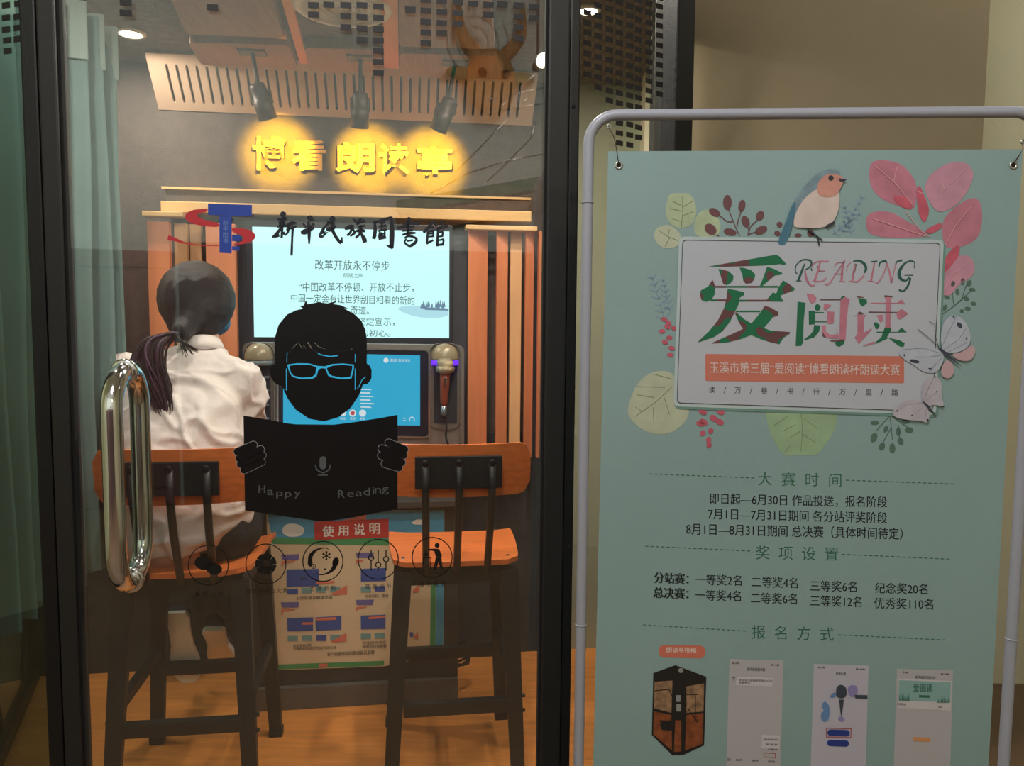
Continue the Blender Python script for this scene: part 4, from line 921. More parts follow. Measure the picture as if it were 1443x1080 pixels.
# icon row
ICO = mat('black icon vinyl', rgb(14, 13, 14), .45)
IC = [(293.5, 797), (374.7, 795.3), (455, 791.5), (533, 788.5), (609, 786)]
def f7(p):
    for cx, cy in IC: p.ring(cx, cy, 28.2, 1.5, 40)
    x, y = IC[0]; p.poly(ell(x-7, y-3, 12.5, 9.5, 10)); p.poly(ell(x+8, y+5, 11.5, 8, 8))
    x, y = IC[1]; 
    for k in range(7):
        a0 = 360*k/7; o = ell(x, y, 15, 15, 0, 6, a0+4, a0+360/7-1); i_ = ell(x, y, 5.5, 5.5, 0, 3, a0+24, a0+360/7+16); p.poly(o+i_[::-1])
    x, y = IC[2]; p.poly(ribbon(bez([(x-18, y+2, 6), (x-17, y-8, 6), (x-9, y-16, 3), (x+2, y-19, 1.3), (x+8, y-17, .8)]))); p.poly(ribbon(bez([(x+18, y-2, 6.5), (x+16, y+8, 6), (x+8, y+16, 3), (x-4, y+19, 1.3), (x-9, y+16, .8)])))
    p.poly(ell(x-18, y+2, 3.5, 5.5)); p.poly(ell(x+18, y+1, 4.5, 7, 15))
    for k in range(3): t = math.radians(60*k+30); p.poly(ribbon([(x+5-6*math.cos(t), y-8-6*math.sin(t)), (x+5+6*math.cos(t), y-8+6*math.sin(t))], 1.5))
    for k in range(6): t = math.radians(60*k+30); p.poly(ell(x+5+5*math.cos(t), y-8+5*math.sin(t), 1.5, 1.5, 0, 8))
    p.ring(x-13, y+7, 3, 1.1, 14); p.poly(ell(x-13, y+7, 1.2, 1.2, 0, 8)); p.poly([(x+1, y+10), (x+5, y+10), (x+3, y+13)])
    x, y = IC[3]
    for dx, dy in ((-10, -2), (0, 8), (11, 0)):
        p.ring(x+dx, y+dy, 3.6, 1.7, 18); p.poly([(x+dx-.8, y-13), (x+dx+.8, y-13), (x+dx+.8, y+dy-4), (x+dx-.8, y+dy-4)]); p.poly([(x+dx-.8, y+dy+4.2), (x+dx+.8, y+dy+4.2), (x+dx+.8, y+16), (x+dx-.8, y+16)])
    x, y = IC[4]; p.poly(ell(x+7, y-17, 3.4, 3.4)); p.poly([(x-6, y-12), (x+3, y-12.5), (x+10, y-12), (x+14, y-2), (x+12, y+0), (x+5, y-1), (x+3, y-9), (x-6, y-10)])
    p.poly([(x+5, y), (x+13, y), (x+15, y+16), (x+12, y+17), (x+9, y+6), (x+5, y+18), (x+2, y+17)])
    p.poly([(x-13, y), (x-1, y), (x-1, y+1.2), (x-11.8, y+1.2), (x-11.8, y+14), (x-13, y+14)]); p.poly([(x-2.2, y), (x-1, y), (x-2, y+14), (x-3.2, y+14)]); p.poly(ell(x-9, y-4, 3, 2.4)); p.poly([(x-12, y+13), (x-2, y+13), (x-2, y+14.2), (x-12, y+14.2)])
film('icon_row', ICO, f7, label='row of five round black pictograms')
def f8(p):
    p.chars('微信公众', 278, 838, 311, 837, 7.5); p.chars('朗读作品及文集', 350, 834, 402, 832.5, 7.5); p.chars('主播录制', 440, 830, 470, 829, 7.5); p.chars('音量调节', 518, 827, 548, 826, 7.5); p.chars('请勿乱扔', 594, 824.5, 626, 824, 7.5)
film('icon_captions', ICO, f8)
# fading grid of small black squares along the top of the glass
dotm = mat('black dot film', rgb(26, 22, 24), .6)
D1 = [(125, 22), (125, 62), (190, 20), (262, 22), (262, 68), (262, 115), (330, 22), (330, 72), (330, 120), (330, 168), (400, -18), (400, 28), (400, 75), (400, 123), (400, 170), (400, 215), (400, 262), (400, 308), (535, 40), (600, -2), (600, 45), (600, 92), (600, 137), (600, 182), (668, 3), (668, 50), (668, 97), (668, 140), (735, 8), (735, 55), (735, 100), (800, 15), (865, 20), (865, 62), (925, 18), (993, 22), (993, 70), (993, 115), (993, 162), (1058, 28), (1058, 75)]
def sq(F, b, px, py, wd, ht, m, par, nm='film_square'):
    c = F.hit(px, py, b); v = [c+F.u*sx*wd/2+Vector((0, 0, sz*ht/2)) for sx, sz in ((-1, -1), (1, -1), (1, 1), (-1, 1))]
    return v
v = []; f = []
def addsq(q): n = len(v); v.extend(q); f.append((n, n+1, n+2, n+3))
for x, y in [(400+x/3, y/3) for x, y in D1] + [(177, 3), (177, 18), (299, 10)]: addsq(sq(B, ZF, x, y, .0172, .0092, dotm, dr))
mesh('dot_film', v, f, dotm, dr, recalc=False)
cols = [(215, [80, 145, 208, 273, 340, 405, 472]), (285, [-30, 35, 100, 165, 230, 295, 362, 425, 490, 555]), (355, [-10, 55, 122, 187, 250, 316, 380, 445, 510, 575, 637]), (418, [15, 78, 143, 207, 272, 336, 400, 462, 525, 590, 655, 715, 780, 845, 908]),
        (483, [-25, 38, 100, 162, 228, 290, 355, 417, 480, 545, 605, 668, 730, 790, 855, 918]), (540, [0, 60, 125, 190, 250, 315, 375, 440, 500, 560, 620, 680, 745, 808, 872]), (605, [20, 80, 145, 207, 270, 330, 390, 450, 513, 575, 637]), (672, [-15, 40, 100, 163, 225, 288, 350, 412, 472, 535, 597])]
v = []; f = []
for x, ys in cols:
    for y in ys: addsq(sq(SR, -.001, 780+x/4.5, y/4.5, .0172, .0092, dotm, sp))
mesh('dot_film', v, f, dotm, sp, recalc=False)
v = []; f = []
for x, y in [(25, 22), (78, 15), (25, 75), (75, 70), (25, 125), (75, 118), (30, 170), (75, 165), (32, 215), (-25, 125), (-25, 75), (-25, 22)]: addsq(sq(SL, -.001, x/3, y/3, .0172, .0092, dotm, sl))
mesh('dot_film', v, f, dotm, sl, recalc=False)
# ================================================================== POSTER STAND
TUBE = mat('grey lacquered tube', rgb(168, 170, 184), .35, .0, .04, 200)
st = thing('poster_stand', 'grey metal tube stand with rounded top corners holding the green poster', 'stand', tuple(Q.P(0, .012, 0)), math.radians(-3.6))
SB = .012
aS0 = Q.at(829, 240, SB)[0]; aS1 = Q.at(1466, 240, SB)[0]; zS = Q.at(1140, 160, SB)[1]; rc = Q.at(870, 160, SB)[0]-aS0; r_t = .0058
pts = [Q.P(aS0, SB, z) for z in (.02, .5, .9, 1.2, 1.4, zS-rc)]
for k in range(1, 9): t = PI/2*k/8; pts.append(Q.P(aS0+rc-rc*math.cos(t), SB, zS-rc+rc*math.sin(t)))
for k in range(1, 6): pts.append(Q.P(aS0+rc+(aS1-aS0-2*rc)*k/6, SB, zS))
for k in range(0, 9): t = PI/2*k/8; pts.append(Q.P(aS1-rc+rc*math.sin(t), SB, zS-rc+rc*math.cos(t)))
pts += [Q.P(aS1, SB, z) for z in (1.4, 1.2, .9, .5, .02)]
MB().tube(pts, .0077, 16).build('frame_tube', TUBE, st, smooth=True)
for a_ in (aS0, aS1):
    for yy in (287, 882): z_ = Q.at(830, yy, SB)[1]; MB().lathe(Q.P(a_, SB, z_), (0, 0, 1), [(.0079, 0), (.0088, .0008), (.0088, .0018), (.0079, .0026)], 16).build('collar', TUBE, st, smooth=True)
    MB().lathe(Q.P(a_, SB, .0), (0, 0, 1), [(.018, 0), (.018, .006), (.012, .02), (.008, .03)], 16).build('socket', TUBE, st, smooth=True)
    MB().box(Q, a_-.02, a_+.02, SB-.18, SB+.18, 0, .008).build('foot', TUBE, st, bevel=.002)
MB().tube([Q.P(aS0, SB, .16), Q.P(aS1, SB, .16)], .006, 12).build('cross_bar', TUBE, st, smooth=True)
EYE = mat('nickel eyelet', rgb(190, 190, 185), .3, .8)
for px, py in ((858, 179), (1441, 200)): MB().lathe(Q.hit(px, py, SB-.006), -Q.n, [(.0035, 0), (.0035, .003), (.0018, .003), (.0018, 0)], 14).build('stand_eyelet', EYE, st, smooth=True)
# ---- poster
PG = mat('pale teal poster stock', rgb(144, 171, 172), .7, 0, .05, 500, .03, 3)
ps = thing('contest_poster', 'pale green reading contest poster with flowers, bird and butterflies hung on the stand', 'poster', tuple(Q.P(0, 0, .25)), math.radians(-3.6))
aP0, aP1 = Q.at(857, 215)[0], Q.at(1441, 215)[0]; zP = Q.at(1140, 212)[1]
aPb0 = Q.at(836, 1080)[0]; aPb1 = Q.at(1393, 1080)[0]; zPb = Q.at(1140, 1080)[1]; kk = (zP-.22)/(zP-zPb)
MB().slab([[(aP0, zP), (aP1, zP), (aP1+(aPb1-aP1)*kk, .22), (aP0+(aPb0-aP0)*kk, .22)]], lambda p: Q.P(p[0], 0, p[1]), lambda p: Q.P(p[0], .0015, p[1])).build('sheet', PG, ps)
LAYER = [0]
SMALL = 'grey_sprig phone_panel reading_green reading_pink booth_print_sign berry_branch butterfly_mark butterfly_vein phone_text phone_button phone_frame red_blossom petal_vein leaf_vein section_heading body_text slogan_text booth_print_frame banner_print_title bird_eye blue_fern print_microphone band_text'.split()
def qp(nm, m, fn, lay, label=None):
    p = Print(Q, -.0003*lay); fn(p); o = p.build(nm, m, ps, label=label)
    if nm in SMALL: o['kind'] = 'stuff'
    return o
def qps(nm, m, lay, *ps_):
    for q in ps_: qp(nm, m, polys(q) if isinstance(q, list) else q, lay)
def polys(*ps_):
    def g(p):
        for q in ps_: p.poly(q)
    return g
for (px, py) in ((872, 233), (1428, 233)):
    MB().lathe(Q.hit(px, py, -.0003), -Q.n, [(.0058, 0), (.0055, .001), (.0032, .001), (.003, 0)], 18).build('eyelet', EYE, ps, smooth=True)
    MB().lathe(Q.hit(px, py, -.0004), -Q.n, [(.003, 0), (.003, .0005)], 14).build('eyelet_hole', DARK, ps)
for p0_, p1_ in (((858, 180), (872, 232)), ((1441, 202), (1428, 231))):
    a_ = Q.hit(p0_[0], p0_[1], SB-.01); b_ = Q.hit(p1_[0], p1_[1], -.002); m_ = (a_+b_)/2+Q.u*(.003)
    MB().tube([a_, (a_+m_)/2+Q.u*.002, m_, (m_+b_)/2, b_], .0006, 6).build('string', mat('brown string', rgb(70, 58, 50), .9), ps, smooth=True)
C1 = lambda pts: cv(820, 120, 2.077, pts); C2 = lambda pts: cv(860, 200, 4.8, pts); C3 = lambda pts: cv(1143, 200, 4.8, pts); C7 = lambda pts: cv(860, 420, 4.8, pts); C8 = lambda pts: cv(1143, 420, 4.8, pts)
LGREEN = mat('print pale leaf', rgb(176, 190, 158), .7, 0, 0, 60, .10, 40); LCREAM = mat('print cream leaf', rgb(186, 192, 168), .7, 0, 0, 60, .06, 40); LG2 = mat('print mid leaf', rgb(156, 184, 148), .7, 0, 0, 60, .10, 30)
VEIN = mat('print leaf vein', rgb(134, 150, 110), .7); BROWNL = mat('print berry brown', rgb(112, 74, 78), .7); PINK = mat('print pink petal', rgb(192, 122, 142), .7, 0, 0, 60, .12, 35); PINK2 = mat('print light pink', rgb(198, 144, 164), .7, 0, 0, 60, .10, 35)
PINK3 = mat('print deep pink', rgb(198, 92, 112), .7, 0, 0, 60, .12, 60); BLUEF = mat('print blue fern', rgb(134, 158, 176), .7, 0, 0, 60, .05, 60); CARDW = mat('print card white', rgb(188, 192, 204), .7); CARDE = mat('print card edge', rgb(186, 200, 204), .7)
DKG = mat('print dark green', rgb(30, 108, 76), .7); DKL = mat('print line', rgb(56, 56, 66), .7); GREYL = mat('print grey green leaf', rgb(88, 116, 104), .7)
SHD = mat('print card shadow', rgb(112, 150, 142), .7)
# leaves behind the card
lf = [smooth_poly(C2([(385, 400), (400, 350), (470, 345), (550, 350), (590, 450), (560, 560), (480, 590), (400, 560), (368, 470)])), smooth_poly(C2([(290, 620), (320, 575), (400, 555), (480, 620), (480, 700), (380, 728), (310, 690)])), smooth_poly(C2([(560, 560), (600, 470), (680, 450), (750, 540), (740, 640), (580, 650)]))]
qps('pale_leaf', LGREEN, 1, lf[0], lf[2]); qp('pale_leaf', LCREAM, polys(lf[1]), 1)
qps('pale_leaf', LCREAM, 1, smooth_poly(C7([(130, 690), (110, 800), (220, 900), (330, 930), (440, 905), (540, 800), (520, 700), (440, 560), (420, 500), (300, 490), (190, 560)])))
qps('green_leaf', LG2, 1, smooth_poly(cv(860, 420, 4.8, [(1050, 720), (1060, 860), (1110, 980), (1180, 1075), (1290, 1060), (1380, 1070), (1440, 1020), (1540, 860), (1520, 720)])))
def veins(p):
    for q in (C2([(485, 365), (490, 480), (480, 580)]), C2([(480, 430), (420, 400)]), C2([(485, 470), (405, 450)]), C2([(488, 440), (560, 400)]), C2([(488, 500), (565, 470)]), C2([(485, 540), (420, 520)]), C2([(330, 600), (390, 640), (460, 670)]), C2([(390, 640), (400, 590)]), C2([(400, 650), (370, 710)]),
              C7([(420, 600), (300, 710), (170, 800)]), C7([(370, 605), (180, 600)]), C7([(300, 675), (180, 655)]), C7([(420, 550), (290, 515)]), C7([(290, 740), (295, 860)]), C7([(365, 675), (400, 790)]), C7([(220, 770), (170, 740)]),
              C7([(1290, 770), (1300, 900), (1290, 1040)]), C7([(1250, 860), (1170, 900)]), C7([(1290, 900), (1210, 950)]), C7([(1220, 1000), (1180, 1040)]), C7([(1310, 820), (1400, 880)]), C7([(1300, 920), (1390, 980)]), C7([(1200, 800), (1100, 870)])):
        p.poly(ribbon(q, .9))
qp('leaf_vein', VEIN, veins, 2)
FERNS = ((938, 455, 918, 388, 7, 14), (944, 440, 934, 392, 6, 10), (1186, 330, 1216, 276, 7, 10), (1200, 332, 1190, 290, 6, 9), (1172, 332, 1214, 300, 6, 10))
def fern(p, i):
    for (x, y, X1, Y1, n, L) in FERNS[i:i+1]:
        p.poly(ribbon([(x, y), (X1, Y1)], 1.4)); dx, dy = (X1-x), (Y1-y); l = math.hypot(dx, dy); ux, uy = dx/l, dy/l
        for k in range(n):
            t = (k+.5)/n; cx, cy = x+dx*t, y+dy*t; Lk = L*(1-.5*t)
            for s_ in (-1, 1): p.poly(capsule(cx, cy, cx+(ux*.7-uy*s_)*Lk*.7, cy+(uy*.7+ux*s_)*Lk*.7, 2.2, 3))
for _i in range(5): qp('blue_fern', BLUEF, lambda p: fern(p, _i), 1)
# berry branch
def berry(p):
    for cx, cy, rx, ry, an in ((792, 410, 30, 52, 0), (705, 478, 42, 27, 30), (890, 433, 24, 42, 12), (915, 540, 27, 42, -20), (1013, 500, 26, 36, 25), (678, 592, 46, 34, 40), (810, 610, 45, 24, 12), (1020, 598, 45, 27, -25), (1145, 560, 20, 20, 0), (1130, 620, 22, 18, 20), (1270, 632, 26, 12, 0), (1355, 618, 24, 26, 0)):
        p.poly(cv(860, 200, 4.8, ell(cx, cy, rx, ry, an, 12)+[]) if False else [(860+a/4.8, 200+b/4.8) for a, b in ell(cx, cy, rx, ry, an, 12)])
    for q in ([(800, 455), (840, 560), (875, 635)], [(742, 500), (790, 540), (826, 542)], [(885, 470), (865, 530), (858, 570)], [(930, 580), (938, 600), (930, 635)], [(995, 530), (950, 570), (935, 610)], [(985, 610), (935, 625)], [(720, 625), (735, 640)]): p.poly(ribbon(C2(q), 1.5))
qp('berry_branch', BROWNL, berry, 2)
# pink flowers
qps('pink_petal', PINK, 1, smooth_poly(C3([(390, 200), (410, 130), (500, 120), (620, 150), (700, 250), (720, 330), (700, 470), (600, 440), (460, 380), (400, 300)])), smooth_poly(C3([(360, 540), (400, 470), (540, 470), (620, 520), (760, 600), (800, 650), (400, 650)])), smooth_poly(C3([(880, 560), (930, 470), (1080, 370), (1150, 400), (1160, 540), (1130, 660), (1000, 720), (900, 720)])))
qps('pink_petal', PINK2, 2, smooth_poly(C3([(760, 320), (800, 220), (920, 140), (1040, 130), (1105, 200), (1080, 300), (1000, 420), (890, 480), (830, 460)])), smooth_poly(C3([(960, 780), (1060, 760), (1115, 830), (1090, 920), (1000, 960), (940, 1050), (880, 1030), (885, 900)])))
def stamen(p):
    for q in (smooth_poly(C3([(715, 300), (740, 300), (760, 350), (790, 420), (800, 470), (770, 555), (730, 500), (715, 400)]), 1), smooth_poly(C3([(540, 360), (660, 370), (695, 460), (600, 440)])), smooth_poly(C3([(760, 600), (880, 540), (890, 580), (800, 630)])), smooth_poly(C3([(890, 900), (900, 780), (1000, 680), (1010, 760), (930, 860)]))): p.poly(q)
    for cx, cy in ((365, 145), (385, 195), (350, 225), (400, 270), (370, 300), (415, 340), (405, 385), (430, 205), (395, 170)): p.poly([(860+a/4.8, 420+b/4.8) for a, b in ell(cx, cy, 22, 15, cx % 50, 10)])
    for cx, cy in ((625, 770), (745, 770), (630, 840), (700, 815), (740, 840), (625, 915), (680, 900), (665, 960), (668, 995), (610, 850)): p.poly([(860+a/4.8, 420+b/4.8) for a, b in ell(cx, cy, 30 if cy < 880 else 18, 20, cx % 60, 10)])
qp('red_blossom', PINK3, stamen, 3)
def pv(p):
    for q in (C3([(430, 160), (570, 280), (700, 440)]), C3([(560, 270), (580, 170)]), C3([(1050, 180), (890, 330), (850, 470)]), C3([(900, 320), (880, 240)]), C3([(1080, 440), (980, 560), (910, 700)]), C3([(420, 520), (600, 580), (780, 640)]), C3([(1050, 830), (960, 900), (900, 1000)]), C3([(760, 350), (700, 330)]), C3([(640, 470), (740, 600), (800, 640)])): p.poly(ribbon(q, 1.0))
qp('petal_vein', mat('print pale pink line', rgb(226, 168, 176), .7), pv, 4)
def sprig(p):
    for pts in (C8([(880, 115), (960, 60), (1020, 10), (1040, -60), (1060, -110)]), C8([(1000, 30), (1090, -60)]), C8([(965, 50), (955, -40)]), C8([(530, 770), (545, 900), (550, 960)]), C8([(530, 800), (440, 900)]), C8([(540, 880), (480, 990)]), C8([(545, 800), (660, 880)]), C8([(590, 860), (600, 960)])): p.poly(ribbon(pts, 1.1))
    for cx, cy, rx, ry, an in ((905, 65, 14, 22, 30), (920, -5, 22, 12, 20), (960, -95, 14, 24, 10), (1025, -110, 14, 24, 0), (1070, -100, 16, 22, 30), (1090, -55, 22, 14, 10), (1050, 5, 20, 14, 20), (1100, 38, 20, 12, 10), (1060, 72, 22, 13, 5), (1020, 88, 14, 12, 0), (990, -40, 14, 22, 0),
                               (430, 845, 30, 14, 0), (505, 888, 14, 24, 20), (425, 945, 22, 34, 20), (590, 905, 16, 30, 0), (665, 895, 28, 20, 0), (605, 970, 20, 24, -30), (480, 1005, 20, 28, 20), (550, 1018, 20, 34, 0), (640, 838, 28, 14, 0)):
        p.poly([(1143+a/4.8, 420+b/4.8) for a, b in ell(cx, cy, rx, ry, an, 10)])
qp('grey_sprig', GREYL, sprig, 2)
# title card
def cardq(i):  # inset outline of the card, in pixels
    c = [(957, 333.5), (1330, 338), (1319, 585), (949, 573)]; cx, cy = 1139, 457
    out = []
    q = [(x+(i if x < cx else -i), y+(i if y < cy else -i)) for x, y in c]
    for k in range(4):
        p0, p1, p2 = Vector(q[k-1]), Vector(q[k]), Vector(q[(k+1) % 4]); r = max(1.5, 8-i*.4); a = p1+(p0-p1).normalized()*r; b = p1+(p2-p1).normalized()*r
        for t in (0, .25, .5, .75, 1): out.append(tuple(a*(1-t)**2+p1*2*t*(1-t)+b*t*t))
    return out
qp('card_shadow', SHD, lambda p: p.poly([(x+2.5, y+3) for x, y in cardq(-.5)]), 4)
qp('title_card', CARDE, lambda p: p.poly(cardq(0)), 5)
qp('card_face', CARDW, lambda p: p.poly(cardq(5)), 6)
qp('card_line', DKL, lambda p: p.poly(cardq(4.6), cardq(5.5)), 7)
# heavy character, traced
CAMO = bpy.data.materials.new('print green and brown'); CAMO.use_nodes = True; _n = CAMO.node_tree
_p = _n.nodes['Principled BSDF']; _p.inputs['Roughness'].default_value = .7; _x = _n.nodes.new('ShaderNodeTexNoise'); _x.inputs['Scale'].default_value = 42; _x.inputs['Detail'].default_value = 0
_tc = _n.nodes.new('ShaderNodeTexCoord'); _n.links.new(_tc.outputs['Object'], _x.inputs[0]); _r = _n.nodes.new('ShaderNodeValToRGB'); _r.color_ramp.interpolation = 'CONSTANT'
_r.color_ramp.elements[0].color = rgb(26, 112, 76); _r.color_ramp.elements[1].position = .56; _r.color_ramp.elements[1].color = rgb(104, 66, 70)
_n.links.new(_x.outputs[0], _r.inputs[0]); _n.links.new(_r.outputs[0], _p.inputs['Base Color'])
C9 = lambda pts: cv(960, 330, 6.355, pts)
AI = [[(242, 290), (850, 184), (880, 200), (938, 265), (925, 278), (880, 268), (840, 275), (700, 283), (400, 292)], [(332, 312), (360, 316), (430, 335), (468, 375), (465, 410), (435, 445), (405, 458), (375, 445), (355, 380)],
      [(522, 300), (560, 302), (630, 325), (662, 365), (655, 405), (625, 440), (580, 445), (555, 420), (548, 370)], [(768, 293), (830, 312), (908, 350), (890, 365), (840, 370), (730, 462), (704, 462), (735, 390)],
      [(304, 464), (870, 464), (870, 480), (304, 480)], [(280, 408), (302, 460), (300, 540), (270, 590), (220, 608), (180, 590), (166, 540), (175, 505), (240, 470)],
      [(912, 415), (970, 450), (1022, 492), (1000, 510), (950, 525), (886, 553), (915, 600), (910, 606), (765, 604), (765, 590), (822, 522), (850, 535), (870, 480)], [(270, 585), (400, 585), (400, 600), (262, 604)],
      [(415, 490), (500, 505), (560, 520), (565, 545), (525, 570), (510, 640), (478, 700), (440, 780), (370, 870), (290, 925), (155, 970), (152, 962), (250, 870), (330, 770), (385, 660), (408, 560)], [(515, 588), (770, 588), (770, 604), (512, 606)],
      [(490, 686), (715, 686), (705, 700), (486, 700)], [(478, 702), (500, 705), (560, 760), (628, 802), (712, 700), (748, 642), (800, 658), (872, 700), (868, 730), (820, 745), (742, 842), (800, 865), (975, 878), (970, 895), (915, 930), (880, 988), (800, 970), (720, 945), (625, 905), (540, 940), (420, 970), (280, 982), (276, 975), (400, 920), (500, 875), (552, 850), (510, 780)]]
for q in AI: qp('title_stroke', CAMO, polys(C9(q)), 7)
C0 = lambda pts: cv(1100, 340, 6.274, pts)
G1 = [[(150, 535), (222, 545), (215, 600), (205, 700), (198, 900), (180, 928), (132, 928), (142, 750)], [(248, 615), (305, 618), (305, 735), (250, 740)], [(305, 626), (385, 628), (385, 636), (305, 636)], [(305, 708), (415, 710), (415, 718), (305, 718)], [(300, 575), (325, 552), (355, 575), (350, 605), (325, 620), (305, 605)], [(295, 742), (352, 745), (340, 800), (300, 850), (210, 878), (208, 868), (260, 830), (290, 790)], [(525, 515), (545, 482), (570, 490), (560, 540), (535, 565)], [(480, 895), (570, 870), (560, 910), (520, 935), (490, 925)], [(685, 505), (760, 515), (765, 545), (730, 578), (705, 565)], [(820, 720), (850, 718), (878, 745), (860, 778), (840, 775)], [(920, 765), (980, 772), (970, 800), (940, 850), (1060, 880), (1098, 905), (1085, 938), (1050, 930), (955, 858), (835, 912), (838, 895), (890, 850)], [(850, 800), (1030, 802), (1070, 765), (1118, 806), (850, 810)]]
P1 = [[(228, 464), (290, 470), (318, 500), (305, 540), (275, 550), (255, 530)], [(570, 490), (612, 515), (600, 560), (585, 700), (575, 870), (520, 880), (524, 700), (530, 520)], [(385, 550), (450, 565), (400, 612), (378, 600)], [(415, 620), (475, 625), (470, 725), (430, 735), (412, 720)], [(365, 745), (400, 745), (400, 800), (440, 830), (500, 825), (490, 770), (515, 840), (510, 865), (420, 858), (375, 830)],
      [(680, 650), (760, 655), (735, 680), (735, 810), (810, 768), (790, 800), (692, 910), (655, 850), (680, 820)], [(915, 480), (990, 485), (975, 500), (972, 770), (925, 765), (930, 520)], [(1030, 548), (1065, 512), (1104, 556)], [(1025, 630), (1070, 598), (1128, 640), (1060, 690), (1030, 685)], [(850, 655), (905, 650), (905, 705), (880, 718)], [(620, 658), (680, 655), (680, 662)], [(725, 925), (830, 885), (835, 905), (740, 930)], [(800, 543), (1035, 545), (1035, 552), (800, 552)]]
BR1 = [[(350, 512), (530, 512), (530, 520), (350, 520)], [(680, 635), (700, 622), (740, 640), (690, 652)], [(670, 484), (735, 495), (740, 502), (680, 496)], [(370, 800), (405, 855), (370, 840)], [(780, 622), (1030, 626), (1030, 632), (780, 632)], [(920, 478), (998, 485), (985, 494), (920, 494)], [(430, 878), (560, 868), (540, 885), (450, 888)]]
for _l, _m, _k in ((G1, DKG, 7), (P1, PINK, 8), (BR1, BROWNL, 9)):
    for q in _l: qp('title_stroke', _m, polys(C0(q)), _k)
def wl(*sts): return lambda p: [p.poly(ribbon(bez([(x, y, w_*1.25/6.274) for x, y, w_ in C0(q)], 5))) for q in sts]
qp('reading_green', mat('print teal green', rgb(40, 92, 84), .7), wl([(150, 290, 8), (132, 270, 8), (138, 215, 8), (185, 170, 10), (240, 165, 12), (272, 185, 14), (262, 225, 12), (215, 255, 8)], [(215, 195, 6), (190, 260, 16), (155, 352, 16)], [(135, 352, 6), (185, 352, 6)], [(640, 180, 8), (690, 172, 14), (740, 200, 20), (755, 245, 18), (740, 280, 12)], [(665, 200, 14), (650, 280, 12)], [(800, 180, 8), (855, 178, 10)], [(870, 225, 10), (880, 190, 12), (925, 175, 14), (940, 200, 10)], [(1015, 215, 8), (1030, 180, 10), (1075, 170, 12)], [(1180, 240, 5), (1185, 190, 8), (1150, 175, 10), (1095, 200, 14), (1050, 270, 24), (1060, 330, 22), (1110, 350, 12), (1145, 310, 14), (1140, 360, 14), (1110, 420, 14), (1080, 442, 12), (1045, 430, 14)], [(1095, 302, 5), (1172, 302, 8)], [(325, 222, 16), (345, 270, 12)], [(270, 240, 10), (278, 262, 8)]), 7)
qp('reading_pink', PINK, wl([(215, 255, 10), (225, 320, 16), (255, 380, 14), (290, 395, 8), (305, 368, 6)], [(275, 235, 6), (290, 200, 8), (340, 178, 8), (425, 178, 8)], [(350, 180, 10), (330, 260, 14), (300, 352, 14)], [(280, 352, 6), (370, 352, 8), (405, 322, 6)], [(330, 262, 5), (395, 262, 6)], [(390, 380, 10), (430, 375, 10), (500, 270, 8), (570, 170, 8)], [(475, 230, 6), (495, 195, 6), (555, 185, 6)], [(560, 175, 10), (545, 260, 16), (540, 352, 16)], [(470, 290, 6), (555, 290, 6)], [(515, 356, 5), (570, 356, 6)], [(660, 205, 10), (645, 280, 14), (635, 352, 12)], [(585, 270, 6), (590, 225, 6), (620, 190, 6)], [(605, 352, 6), (680, 356, 10), (740, 300, 10)], [(830, 185, 10), (800, 352, 14)], [(770, 352, 5), (830, 356, 6)], [(940, 200, 8), (905, 300, 8), (860, 368, 8), (840, 365, 6)], [(935, 190, 8), (965, 280, 14), (980, 370, 14)], [(980, 370, 6), (1000, 280, 6), (1020, 200, 6)]), 8)
qp('orange_band', mat('print orange band', rgb(206, 120, 102), .7), lambda p: p.poly(rrect(994, 499, 1274, 537, 2, .012)), 7)
qp('band_text', mat('print pale text', rgb(226, 208, 206), .7), lambda p: p.text('玉溪市第三届“爱阅读”博看朗读杯朗读大赛', 1000, 526, 1268, 529.5, 16, .01), 8)
def slog(p):
    t = '读万卷书行万里路'; xs = [1003+(1261-1003)*k/7 for k in range(8)]
    for k, c in enumerate(t): y = 549.5+4*k/7; p.chars(c, xs[k], y, xs[k], y, 10)
    for k in range(7): x = (xs[k]+xs[k+1])/2; y = 549.8+4*k/7; p.poly(ribbon([(x-1.5, y+5), (x+1.5, y-4)], .8))
qp('slogan_text', DKL, slog, 7)
# bird
qps('bird_tail', mat('print bird blue', rgb(72, 118, 142), .7), 8, smooth_poly(C2([(1130, 680), (1180, 560), (1240, 400), (1260, 420), (1235, 560), (1190, 695), (1150, 700)]), 1))
qps('bird_wing', mat('print bird grey', rgb(126, 148, 160), .7, 0, 0, 60, .1, 80), 7, smooth_poly(C1([(610, 400), (600, 380), (640, 310), (680, 262), (720, 243), (760, 250), (752, 290), (690, 320), (650, 380)])))
qps('bird_body', mat('print bird cream', rgb(214, 196, 190), .7, 0, 0, 60, .05, 60), 8, smooth_poly(C1([(612, 415), (640, 340), (690, 300), (740, 290), (756, 320), (752, 370), (730, 410), (690, 420), (650, 418)])))
qps('bird_breast', mat('print robin breast', rgb(206, 146, 134), .7, 0, 0, 60, .08, 60), 9, smooth_poly(C1([(688, 320), (690, 285), (712, 262), (735, 258), (765, 268), (766, 285), (758, 300), (745, 325), (715, 330)])))
qp('bird_eye', DKL, lambda p: (p.poly([(820+a/2.077, 120+b/2.077) for a, b in ell(729, 272, 8, 8)]), p.poly(C1([(752, 272), (776, 277), (764, 284), (754, 281)])), p.poly(ribbon(C1([(660, 420), (690, 445), (695, 470)]), 2.5)), p.poly(ribbon(C1([(672, 432), (705, 455)]), 1.8)), p.poly(ribbon(C1([(715, 415), (740, 402)]), 4))), 10)
